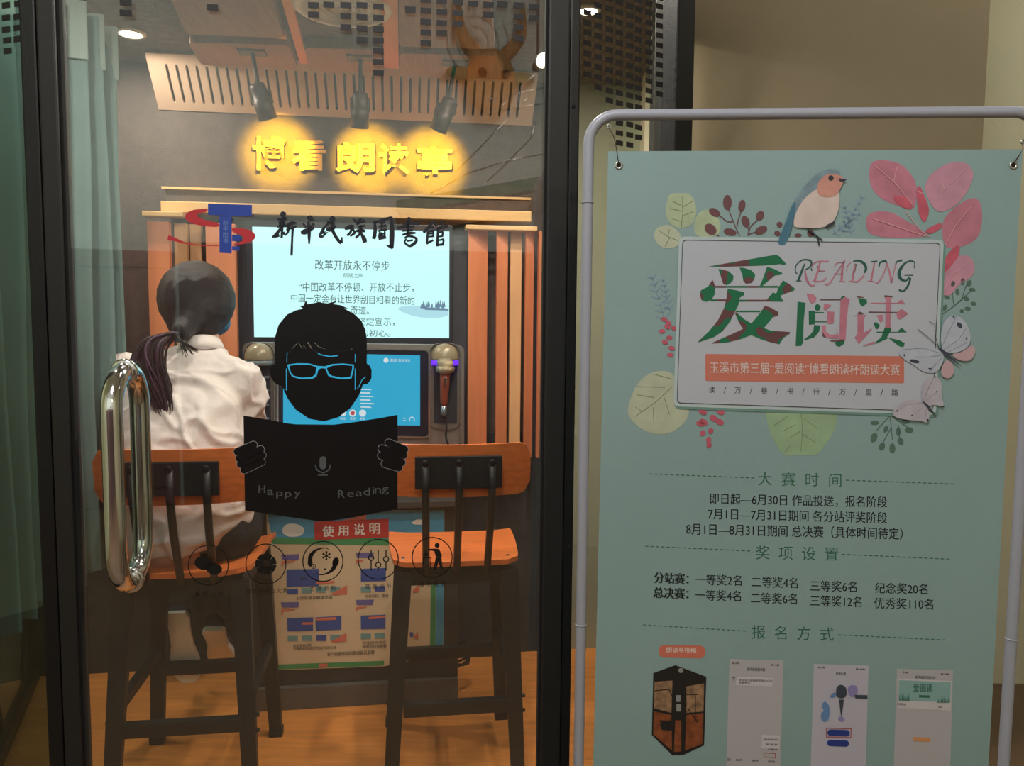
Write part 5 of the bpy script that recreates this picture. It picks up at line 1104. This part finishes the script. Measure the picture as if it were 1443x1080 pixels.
# butterflies
WG = mat('print butterfly wing', rgb(184, 190, 206), .7, 0, 0, 60, .06, 60); WP = mat('print butterfly wing rose', rgb(188, 182, 194), .7, 0, 0, 60, .06, 60); WI = mat('print blush wing', rgb(198, 166, 174), .7)
qps('butterfly_wing', WI, 10, smooth_poly(C8([(940, 380), (1020, 370), (1090, 310), (1118, 360), (1080, 430), (1000, 425)])), smooth_poly(C8([(920, 410), (960, 450), (970, 510), (930, 550), (880, 530), (880, 470)])))
qps('butterfly_wing', WG, 11, smooth_poly(C8([(878, 345), (880, 200), (920, 130), (990, 110), (1060, 180), (1085, 270), (1060, 340), (990, 370), (930, 375)])), smooth_poly(C8([(900, 380), (850, 345), (740, 320), (640, 330), (580, 365), (630, 420), (700, 455), (750, 500), (840, 515), (890, 450)])))
qps('small_butterfly_wing', WP, 12, smooth_poly(C8([(750, 700), (750, 600), (790, 540), (850, 525), (885, 570), (880, 660), (905, 740), (830, 720), (790, 740)])), smooth_poly(C8([(770, 710), (700, 685), (620, 700), (545, 760), (560, 810), (680, 830), (740, 830), (790, 850), (805, 780)])))
def bf(p):
    p.poly(ribbon(bez([(x, y, w_) for (x, y), w_ in zip(C8([(862, 335), (905, 372), (960, 418), (1015, 462)]), (1.2, 4, 2.6, .6))]))); p.poly(ribbon(bez([(x, y, w_) for (x, y), w_ in zip(C8([(755, 700), (790, 735), (845, 798)]), (1.4, 3.6, .8))])))
    for q in ([(865, 335), (820, 290), (725, 212)], [(862, 330), (838, 250), (840, 180), (798, 160)]): p.poly(ribbon(C8(q), .8))
    for cx, cy, rx, ry, an in ((965, 126, 9, 9, 0), (1005, 185, 30, 18, 50), (632, 388, 9, 9, 0), (700, 428, 44, 14, 12), (805, 478, 16, 5, 0), (1052, 275, 6, 14, 0), (838, 535, 9, 7, 0), (585, 765, 9, 7, 0), (683, 795, 8, 6, 0), (788, 828, 9, 12, 0), (895, 735, 9, 7, 0), (850, 632, 6, 5, 0)): p.poly([(1143+a/4.8, 420+b/4.8) for a, b in ell(cx, cy, rx*.8, ry*.8, an, 10)])
qp('butterfly_mark', mat('print slate', rgb(62, 68, 84), .7), bf, 13)
def bl(p):
    for q in ([(880, 340), (930, 230), (985, 120)], [(900, 350), (1000, 280), (1050, 200)], [(920, 370), (1060, 300)], [(895, 380), (760, 340), (620, 350)], [(895, 385), (800, 400), (700, 400)], [(890, 400), (840, 450), (800, 500)], [(760, 700), (790, 620), (830, 540)], [(770, 700), (850, 640)], [(765, 712), (650, 720), (560, 770)], [(775, 720), (700, 790)], [(780, 730), (770, 830)]): p.poly(ribbon(C8(q), .7))
qp('butterfly_vein', mat('print wing line', rgb(140, 150, 164), .7), bl, 12)
# dates, prizes, how to enter
HG = mat('print heading green', rgb(56, 112, 92), .7)
def dash(p, x0, y0, x1, y1):
    n = int((x1-x0)/7.4)
    for k in range(n): a = k/n; b = (k+.62)/n; p.poly(ribbon([(x0+(x1-x0)*a, y0+(y1-y0)*a), (x0+(x1-x0)*b, y0+(y1-y0)*b)], 1.2))
HDS = []
def hd(p, i):
  if i == 0:
    p.chars('大赛时间', 1078, 675, 1177, 677, 21); dash(p, 914, 668, 1066, 674); dash(p, 1192, 677, 1347, 682.5)
  if i == 1:
    p.chars('奖项设置', 1075, 779, 1172, 781, 21); dash(p, 909, 770, 1060, 777); dash(p, 1186, 781.5, 1341, 788.5)
  if i == 2:
    p.chars('报名方式', 1069, 891, 1165, 894, 21); dash(p, 906, 881, 1054, 890); dash(p, 1181, 895, 1335, 902.5)
for _i in range(3): qp('section_heading', HG, lambda p: hd(p, _i), 1)
def bt1(p):
    p.text('即日起—6月30日 作品投送，报名阶段', 1000, 711, 1250, 716, 16, .012); p.text('7月1日—7月31日期间 各分站评奖阶段', 998, 732, 1250, 738, 16, .012); p.text('8月1日—8月31日期间 总决赛（具体时间待定）', 967, 754, 1272, 761, 17, .012)
def bt(p):
    for t, x0, x1, y in (('一等奖2名', 980, 1045, 823.5), ('二等奖4名', 1059, 1124, 827), ('三等奖6名', 1142, 1207, 832.5), ('纪念奖20名', 1233, 1307, 835.5)): p.text(t, x0, y+1, x1, y+2.6, 15.5, .01)
    for t, x0, x1, y in (('一等奖4名', 980, 1044, 845.5), ('二等奖6名', 1058, 1123, 849.5), ('三等奖12名', 1142, 1214, 853.5), ('优秀奖110名', 1232, 1315, 857)): p.text(t, x0, y+1, x1, y+2.6, 15.5, .01)
    p.text('分站赛：', 922, 822, 970, 824, 15.5, .07); p.text('总决赛：', 921, 843, 970, 845, 15.5, .07)
qp('body_text', mat('print body ink', rgb(28, 34, 36), .7), bt, 1); qp('body_text', mat('print body ink', rgb(28, 34, 36), .7), bt1, 1)
qp('pill_label', mat('print pill', rgb(214, 118, 98), .7), lambda p: p.poly(rrect(928, 909, 994, 927, 8, .02)), 1)
qp('pill_text', WHI, lambda p: p.text('朗读亭投稿', 939, 920, 981, 921, 8), 2)
# little printed picture of a booth
def C_b(pts): return cv(880, 870, 4.81, pts)
qp('booth_print', mat('print black', rgb(30, 24, 22), .7), lambda p: p.poly(C_b([(195, 380), (345, 326), (555, 405), (540, 870), (400, 935), (325, 938), (185, 800)])), 1)
qps('booth_print_glass', mat('print amber glass', rgb(150, 116, 88), .7, 0, 0, 60, .35, 90), 2, C_b([(205, 440), (325, 430), (318, 650), (200, 625)]), C_b([(420, 470), (540, 450), (535, 640), (420, 650)]))
qps('booth_print_floor', mat('print booth floor', rgb(136, 72, 38), .7, 0, 0, 60, .3, 90), 2, C_b([(200, 640), (318, 665), (322, 905), (195, 795)]), C_b([(420, 665), (535, 650), (530, 860), (410, 905)]), C_b([(345, 700), (385, 700), (385, 910), (335, 915)]))
def bo(p):
    for q in ([(205, 500), (300, 490), (325, 540)], [(325, 655), (200, 622)], [(420, 525), (500, 525)], [(480, 525), (480, 700)], [(240, 700), (300, 710), (300, 740), (240, 730)], [(430, 620), (500, 720)]): p.poly(ribbon(C_b(q), 1.4))
    p.poly(C_b([(245, 705), (325, 700), (325, 770), (250, 765)]))
qp('booth_print_frame', MATS['print black'], bo, 3)
def bw_(p):
    p.poly([(880+a/4.81, 870+b/4.81) for a, b in ell(382, 362, 17, 17)]); p.poly(C_b([(350, 530), (380, 530), (380, 575), (350, 575)])); p.poly(C_b([(352, 590), (384, 590), (384, 640), (352, 640)]))
qp('booth_print_sign', mat('print pale grey', rgb(150, 150, 150), .7), bw_, 4)
# phone screenshots
SC = mat('print phone grey', rgb(186, 182, 188), .7); SC2 = mat('print phone white', rgb(192, 188, 204), .7)
def phone(x0, x1, y0, y1s, m): return qp('phone_screenshot', m, lambda p: p.poly([(x0, y0), (x1, y0+(x1-x0)*.03), (x1-7, 1190), (x0-8, 1188)]), 1)
phone(1028, 1104, 929, 0, SC); phone(1147, 1224, 936, 0, SC2); phone(1264, 1343, 943, 0, SC)
def pw(p):
    p.poly([(1038, 954), (1089, 956), (1088, 968), (1037, 966)]); p.poly([(1266, 957), (1341, 960), (1340, 1002), (1265, 998)])
    p.poly([(1074, 1036), (1099, 1037), (1098, 1056), (1073, 1055)])
qp('phone_panel', mat('print phone light', rgb(206, 202, 208), .7), pw, 2)
def pk(p):
    for a in ((1032, 936, 1042, 936.3, 2.5), (1086, 938.5, 1098, 939, 2.5), (1153, 942, 1162, 942.4, 2.5), (1206, 944.5, 1219, 945, 2.5), (1272, 949, 1280, 949.4, 2.5), (1326, 951.5, 1338, 952, 2.5)): p.text('8:48', a[0], a[1], a[2], a[3], a[4])
    p.text('新平民族图书馆', 1053, 945.5, 1078, 946.5, 4.6); p.text('朗读比赛', 1178, 951.5, 1192, 952, 4); p.text('新平县图书馆欢迎', 1290, 957, 1318, 958, 4.6); p.text('欢迎关注民族图书馆公众号', 1041, 960.5, 1088, 962, 3.5); p.text('感谢参与', 1041, 964, 1057, 964.5, 3); p.text('T', 1032, 960, 1036, 960, 5, .03)
    for k, y in enumerate((1044, 1051, 1058)): p.text(('朗读亭投稿方式', '朗读亭', '小程序')[k], 1076+k*3, y, 1096, y+.5, 3)
    p.text('菜单', 1025, 1073, 1030, 1073, 4); p.text('朗读', 1037, 1073, 1046, 1073, 3); p.text('服务', 1060, 1074, 1069, 1074, 3); p.text('投稿', 1082, 1075, 1092, 1075.5, 3); p.text('参赛列表', 1265, 994.5, 1277, 995, 3.5); p.text('全部', 1322, 998, 1328, 998.2, 3)
qp('phone_text', DKL, pk, 3)
NAV = mat('print navy button', rgb(38, 58, 140), .7)
def pn(p): p.poly(capsule(1170.5, 1033, 1193, 1033.8, 9)); p.poly(capsule(1170, 1047.5, 1192, 1048.3, 9))
qp('phone_button', NAV, pn, 3)
qp('phone_button', mat('print orange button', rgb(218, 150, 104), .7), lambda p: p.poly([(1287, 1039), (1311, 1040), (1311, 1046), (1287, 1045)]), 3)
def ro(p):
    p.poly([(1164, 1026), (1200, 1027), (1199.5, 1040.5), (1164, 1039.5)], [(1165, 1027), (1199, 1028), (1198.5, 1039.5), (1165, 1038.5)]); p.poly([(1076, 1061), (1093, 1062), (1093, 1068.5), (1076, 1067.5)], [(1076.8, 1061.8), (1092.2, 1062.8), (1092.2, 1067.6), (1076.8, 1066.7)])
qp('phone_frame', mat('print red line', rgb(178, 60, 78), .7), ro, 4)
C88 = lambda pts: cv(1143, 870, 4.81, pts)
qps('blob_print', mat('print violet blob', rgb(146, 136, 190), .7), 3, smooth_poly(C88([(245, 480), (270, 460), (315, 465), (318, 530), (260, 550)])), smooth_poly(C88([(175, 690), (200, 670), (235, 690), (210, 718)])))
qps('blob_print', mat('print blue blob', rgb(104, 140, 190), .7), 3, smooth_poly(C88([(115, 550), (165, 500), (175, 545)])), smooth_poly(C88([(66, 600), (95, 565), (130, 610), (120, 710), (70, 710), (65, 650), (90, 640)])))
qp('print_microphone', MATS['print slate'], lambda p: (p.poly(smooth_poly(C88([(170, 475), (200, 455), (240, 475), (242, 540), (205, 555), (168, 540)]))), p.poly(C88([(190, 560), (222, 560), (212, 640), (205, 680), (198, 640)])), p.poly(C88([(295, 528), (382, 530), (382, 555), (300, 552)]))), 4)
qp('banner_print', mat('print teal banner', rgb(140, 178, 178), .7), lambda p: p.poly([(1267, 959), (1340, 962), (1339, 990), (1266, 987)]), 3)
def bp(p):
    p.text('爱阅读', 1287, 976, 1314, 976, 12, .03)
    for k in range(9): x = 1267+k*1.8; p.poly([(x, 988), (x+1.5, 988), (x+.8, 988-4-random.random()*9)])
    for k in range(10): x = 1320+k*1.9; p.poly([(x, 991), (x+1.5, 991), (x+.8, 991-4-random.random()*11)])
    p.poly([(1295, 980), (1310, 980.5), (1310, 984), (1295, 983.5)])
qp('banner_print_title', HG, bp, 4)
# ================================================================== HALL BEHIND THE CAMERA (seen reflected in the glass)
def refl(px, py, wally=None, wz=None, b=0.0):
    h = B.hit(px, py, b); d = ray(px, py); d2 = d - B.n*2*d.dot(B.n)
    t = (wally-h.y)/d2.y if wally is not None else (wz-h.z)/d2.z
    return h + d2*t
WYY = -3.58
q0 = refl(250, 500, WYY); q1 = refl(84, 500, WYY); zt_ = refl(160, 352, WYY).z; xs = sorted((q0.x, q1.x))
DW = mat('dark carved timber', rgb(120, 78, 78), .4, 0, .1, 40, .15, 6)
dd = thing('wooden_double_door', 'dark carved timber double door in the hall, reflected in the booth glass', 'door', (sum(xs)/2, WYY+.03, 0))
x0, x1 = xs
MB().box(WC, x0, x1, WYY-.01, WYY+.03, zt_-.12, zt_).build('lintel', DW, dd, bevel=.005)
n_ = 2
for i in range(n_):
    a0 = x0+(x1-x0)*i/n_+.01; a1 = x0+(x1-x0)*(i+1)/n_-.01
    lf_ = MB().box(WC, a0, a1, WYY-.005, WYY+.02, .02, zt_-.13).build('door_leaf', DW, dd)
    arch = [(a0+.06, 1.0), (a1-.06, 1.0)] + [(a1-.06-(a1-a0-.12)*k/8, zt_-.35+.1*math.sin(PI*k/8)) for k in range(9)]
    m_ = MB().slab([arch], lambda p: Vector((p[0], WYY+.036, p[1])), lambda p: Vector((p[0], WYY+.018, p[1]))).build('raised_panel', DW, lf_, bevel=.006)
    m_ = MB().box(WC, a0+.06, a1-.06, WYY+.018, WYY+.034, .15, .85).build('raised_panel', DW, lf_, bevel=.006)
    hx = a1-.04 if i == 0 else a0+.04
    MB().tube([(hx, WYY+.05, .95), (hx, WYY+.05, 1.15)], .008, 8).build('handle', CHROME, lf_, smooth=True)
# carved horned mask on the wall
mk = refl(690, 118, WYY+.06)
ms = thing('horned_mask', 'carved ox head mask with tall horns on the hall wall, reflected in the glass', 'mask', tuple(mk))
MKM = mat('carved ochre wood', rgb(176, 132, 84), .6, 0, .4, 20, .2, 6)
bmm = []
sc_ = 1.0
MB().sphere(mk+Vector((0, .05, 0)), (.20, .10, .26), 20, 14).build('face', MKM, ms, smooth=True)
MB().sphere(mk+Vector((0, .13, -.17)), (.13, .08, .10), 16, 10).build('muzzle', MKM, ms, smooth=True)
for s_ in (-1, 1):
    MB().sphere(mk+Vector((s_*.09, .13, .04)), .04, 12, 8).build('eye', DARK, ms, smooth=True)
    MB().sphere(mk+Vector((s_*.26, .04, .05)), (.10, .03, .05), 12, 8).build('ear', mat('green leaf carving', rgb(70, 128, 92), .6), ms, smooth=True)
    q = bez([(mk.x+s_*.10, WYY+.08, mk.z+.2, .055), (mk.x+s_*.24, WYY+.09, mk.z+.38, .045), (mk.x+s_*.26, WYY+.1, mk.z+.62, .012)], 8)
    MB().tube([Vector(a[:3]) for a in q], [a[3] for a in q], 12).build('horn', MKM, ms, smooth=True)
    MB().sphere(mk+Vector((s_*.05, .20, -.18)), .018, 8, 6).build('nostril', DARK, ms, smooth=True)
# spiral relief and picture rail above it
rl = refl(655, 70, WYY)
tg = thing('spiral_relief', 'pale spiral cloud relief on the hall wall behind the mask', 'relief', tuple(refl(672, 70, WYY)))
sc0 = refl(672, 78, WYY); pts = [Vector((sc0.x+(.02+.02*k/3)*math.cos(k*.5), WYY+.012, sc0.z+.10+(.02+.02*k/3)*math.sin(k*.5))) for k in range(40)]
MB().tube(pts, .010, 6).build('spiral', WALLW, tg, smooth=True)
# timber and green carved frieze leading to the lamp
a_ = refl(560, 292, WYY+.02); b_ = refl(772, 256, WYY+.02)
fz = thing('carved_frieze', 'dark timber and green carved frieze across the hall wall, reflected in the glass', 'frieze', tuple((a_+b_)/2))
MB().beam(a_, b_, .10, .03, up=(0, 1, 0)).build('green_board', mat('green painted carving', rgb(50, 120, 92), .6, 0, .5, 30), fz)
MB().beam(a_-Vector((0, 0, .14)), b_-Vector((0, 0, .16)), .14, .04, up=(0, 1, 0)).build('timber_board', mat('brown timber board', rgb(150, 104, 66), .6, 0, .2, 20), fz)
# lower half of the hall wall: dark timber wainscot
q2 = refl(700, 420, WYY)
struct(MB().box(WC, -2.9, xs[0]-.02, WYY-.02, WYY+.02, 0, 1.75), 'wainscot', mat('dark wainscot', rgb(84, 66, 66), .5, 0, .1, 20, .2, 3))
struct(MB().box(WC, xs[1]+.02, 3.3, WYY-.02, WYY+.02, 0, 1.95), 'wainscot', MATS['dark wainscot'])
# hall spotlight and the metal twigs under it
hc = refl(765, 86, -1.9)
hs = thing('hall_spotlight', 'small bright spotlight in the hall with star glare, reflected in the glass', 'lamp', tuple(hc))
MB().lathe(hc-Vector((0, .02, 0)), (0, 1, 0), [(.03, -.1), (.04, 0), (.04, .01), (.034, .01), (.03, -.01), (0, -.012)], 20).build('housing', BLACKM, hs, smooth=True)
MB().sphere(hc+Vector((0, .012, 0)), .040, 14, 10).build('bulb', mat('lit bulb', (1, 1, 1, 1), .4, emit=(1, .86, .62, 1), est=130), hs, smooth=True)
MB().tube([hc-Vector((0, .10, 0)), hc-Vector((0, .10, -.3)), Vector((hc.x, hc.y-.1, 4.4))], .008, 8).build('stem', BLACKM, hs)
l = bpy.data.lights.new('hall_spot_glow', 'POINT'); l.energy = 8; l.color = (1, .88, .7); l.shadow_soft_size = .03
o = bpy.data.objects.new('hall_spot_glow', l); COL.objects.link(o); o.location = hc+Vector((0, .06, 0))
tw = thing('metal_twigs', 'thin shiny metal twigs spreading below the hall spotlight, reflected in the glass', 'sculpture', tuple(refl(700, 170, -1.8)))
for pth in ([(764, 94), (728, 130)], [(690, 140), (735, 130), (776, 121)], [(716, 140), (696, 160)], [(690, 158), (735, 150), (776, 144)], [(746, 134), (730, 154)], [(756, 170), (748, 195), (714, 230), (686, 256)], [(600, 276), (660, 244), (715, 226), (772, 216)], [(728, 154), (688, 196), (644, 240)]):
    pp_ = [refl(x, y, -1.8) for x, y in pth]; MB().tube(pp_, .0045, 6).build('twig', CHROME, tw, smooth=True)
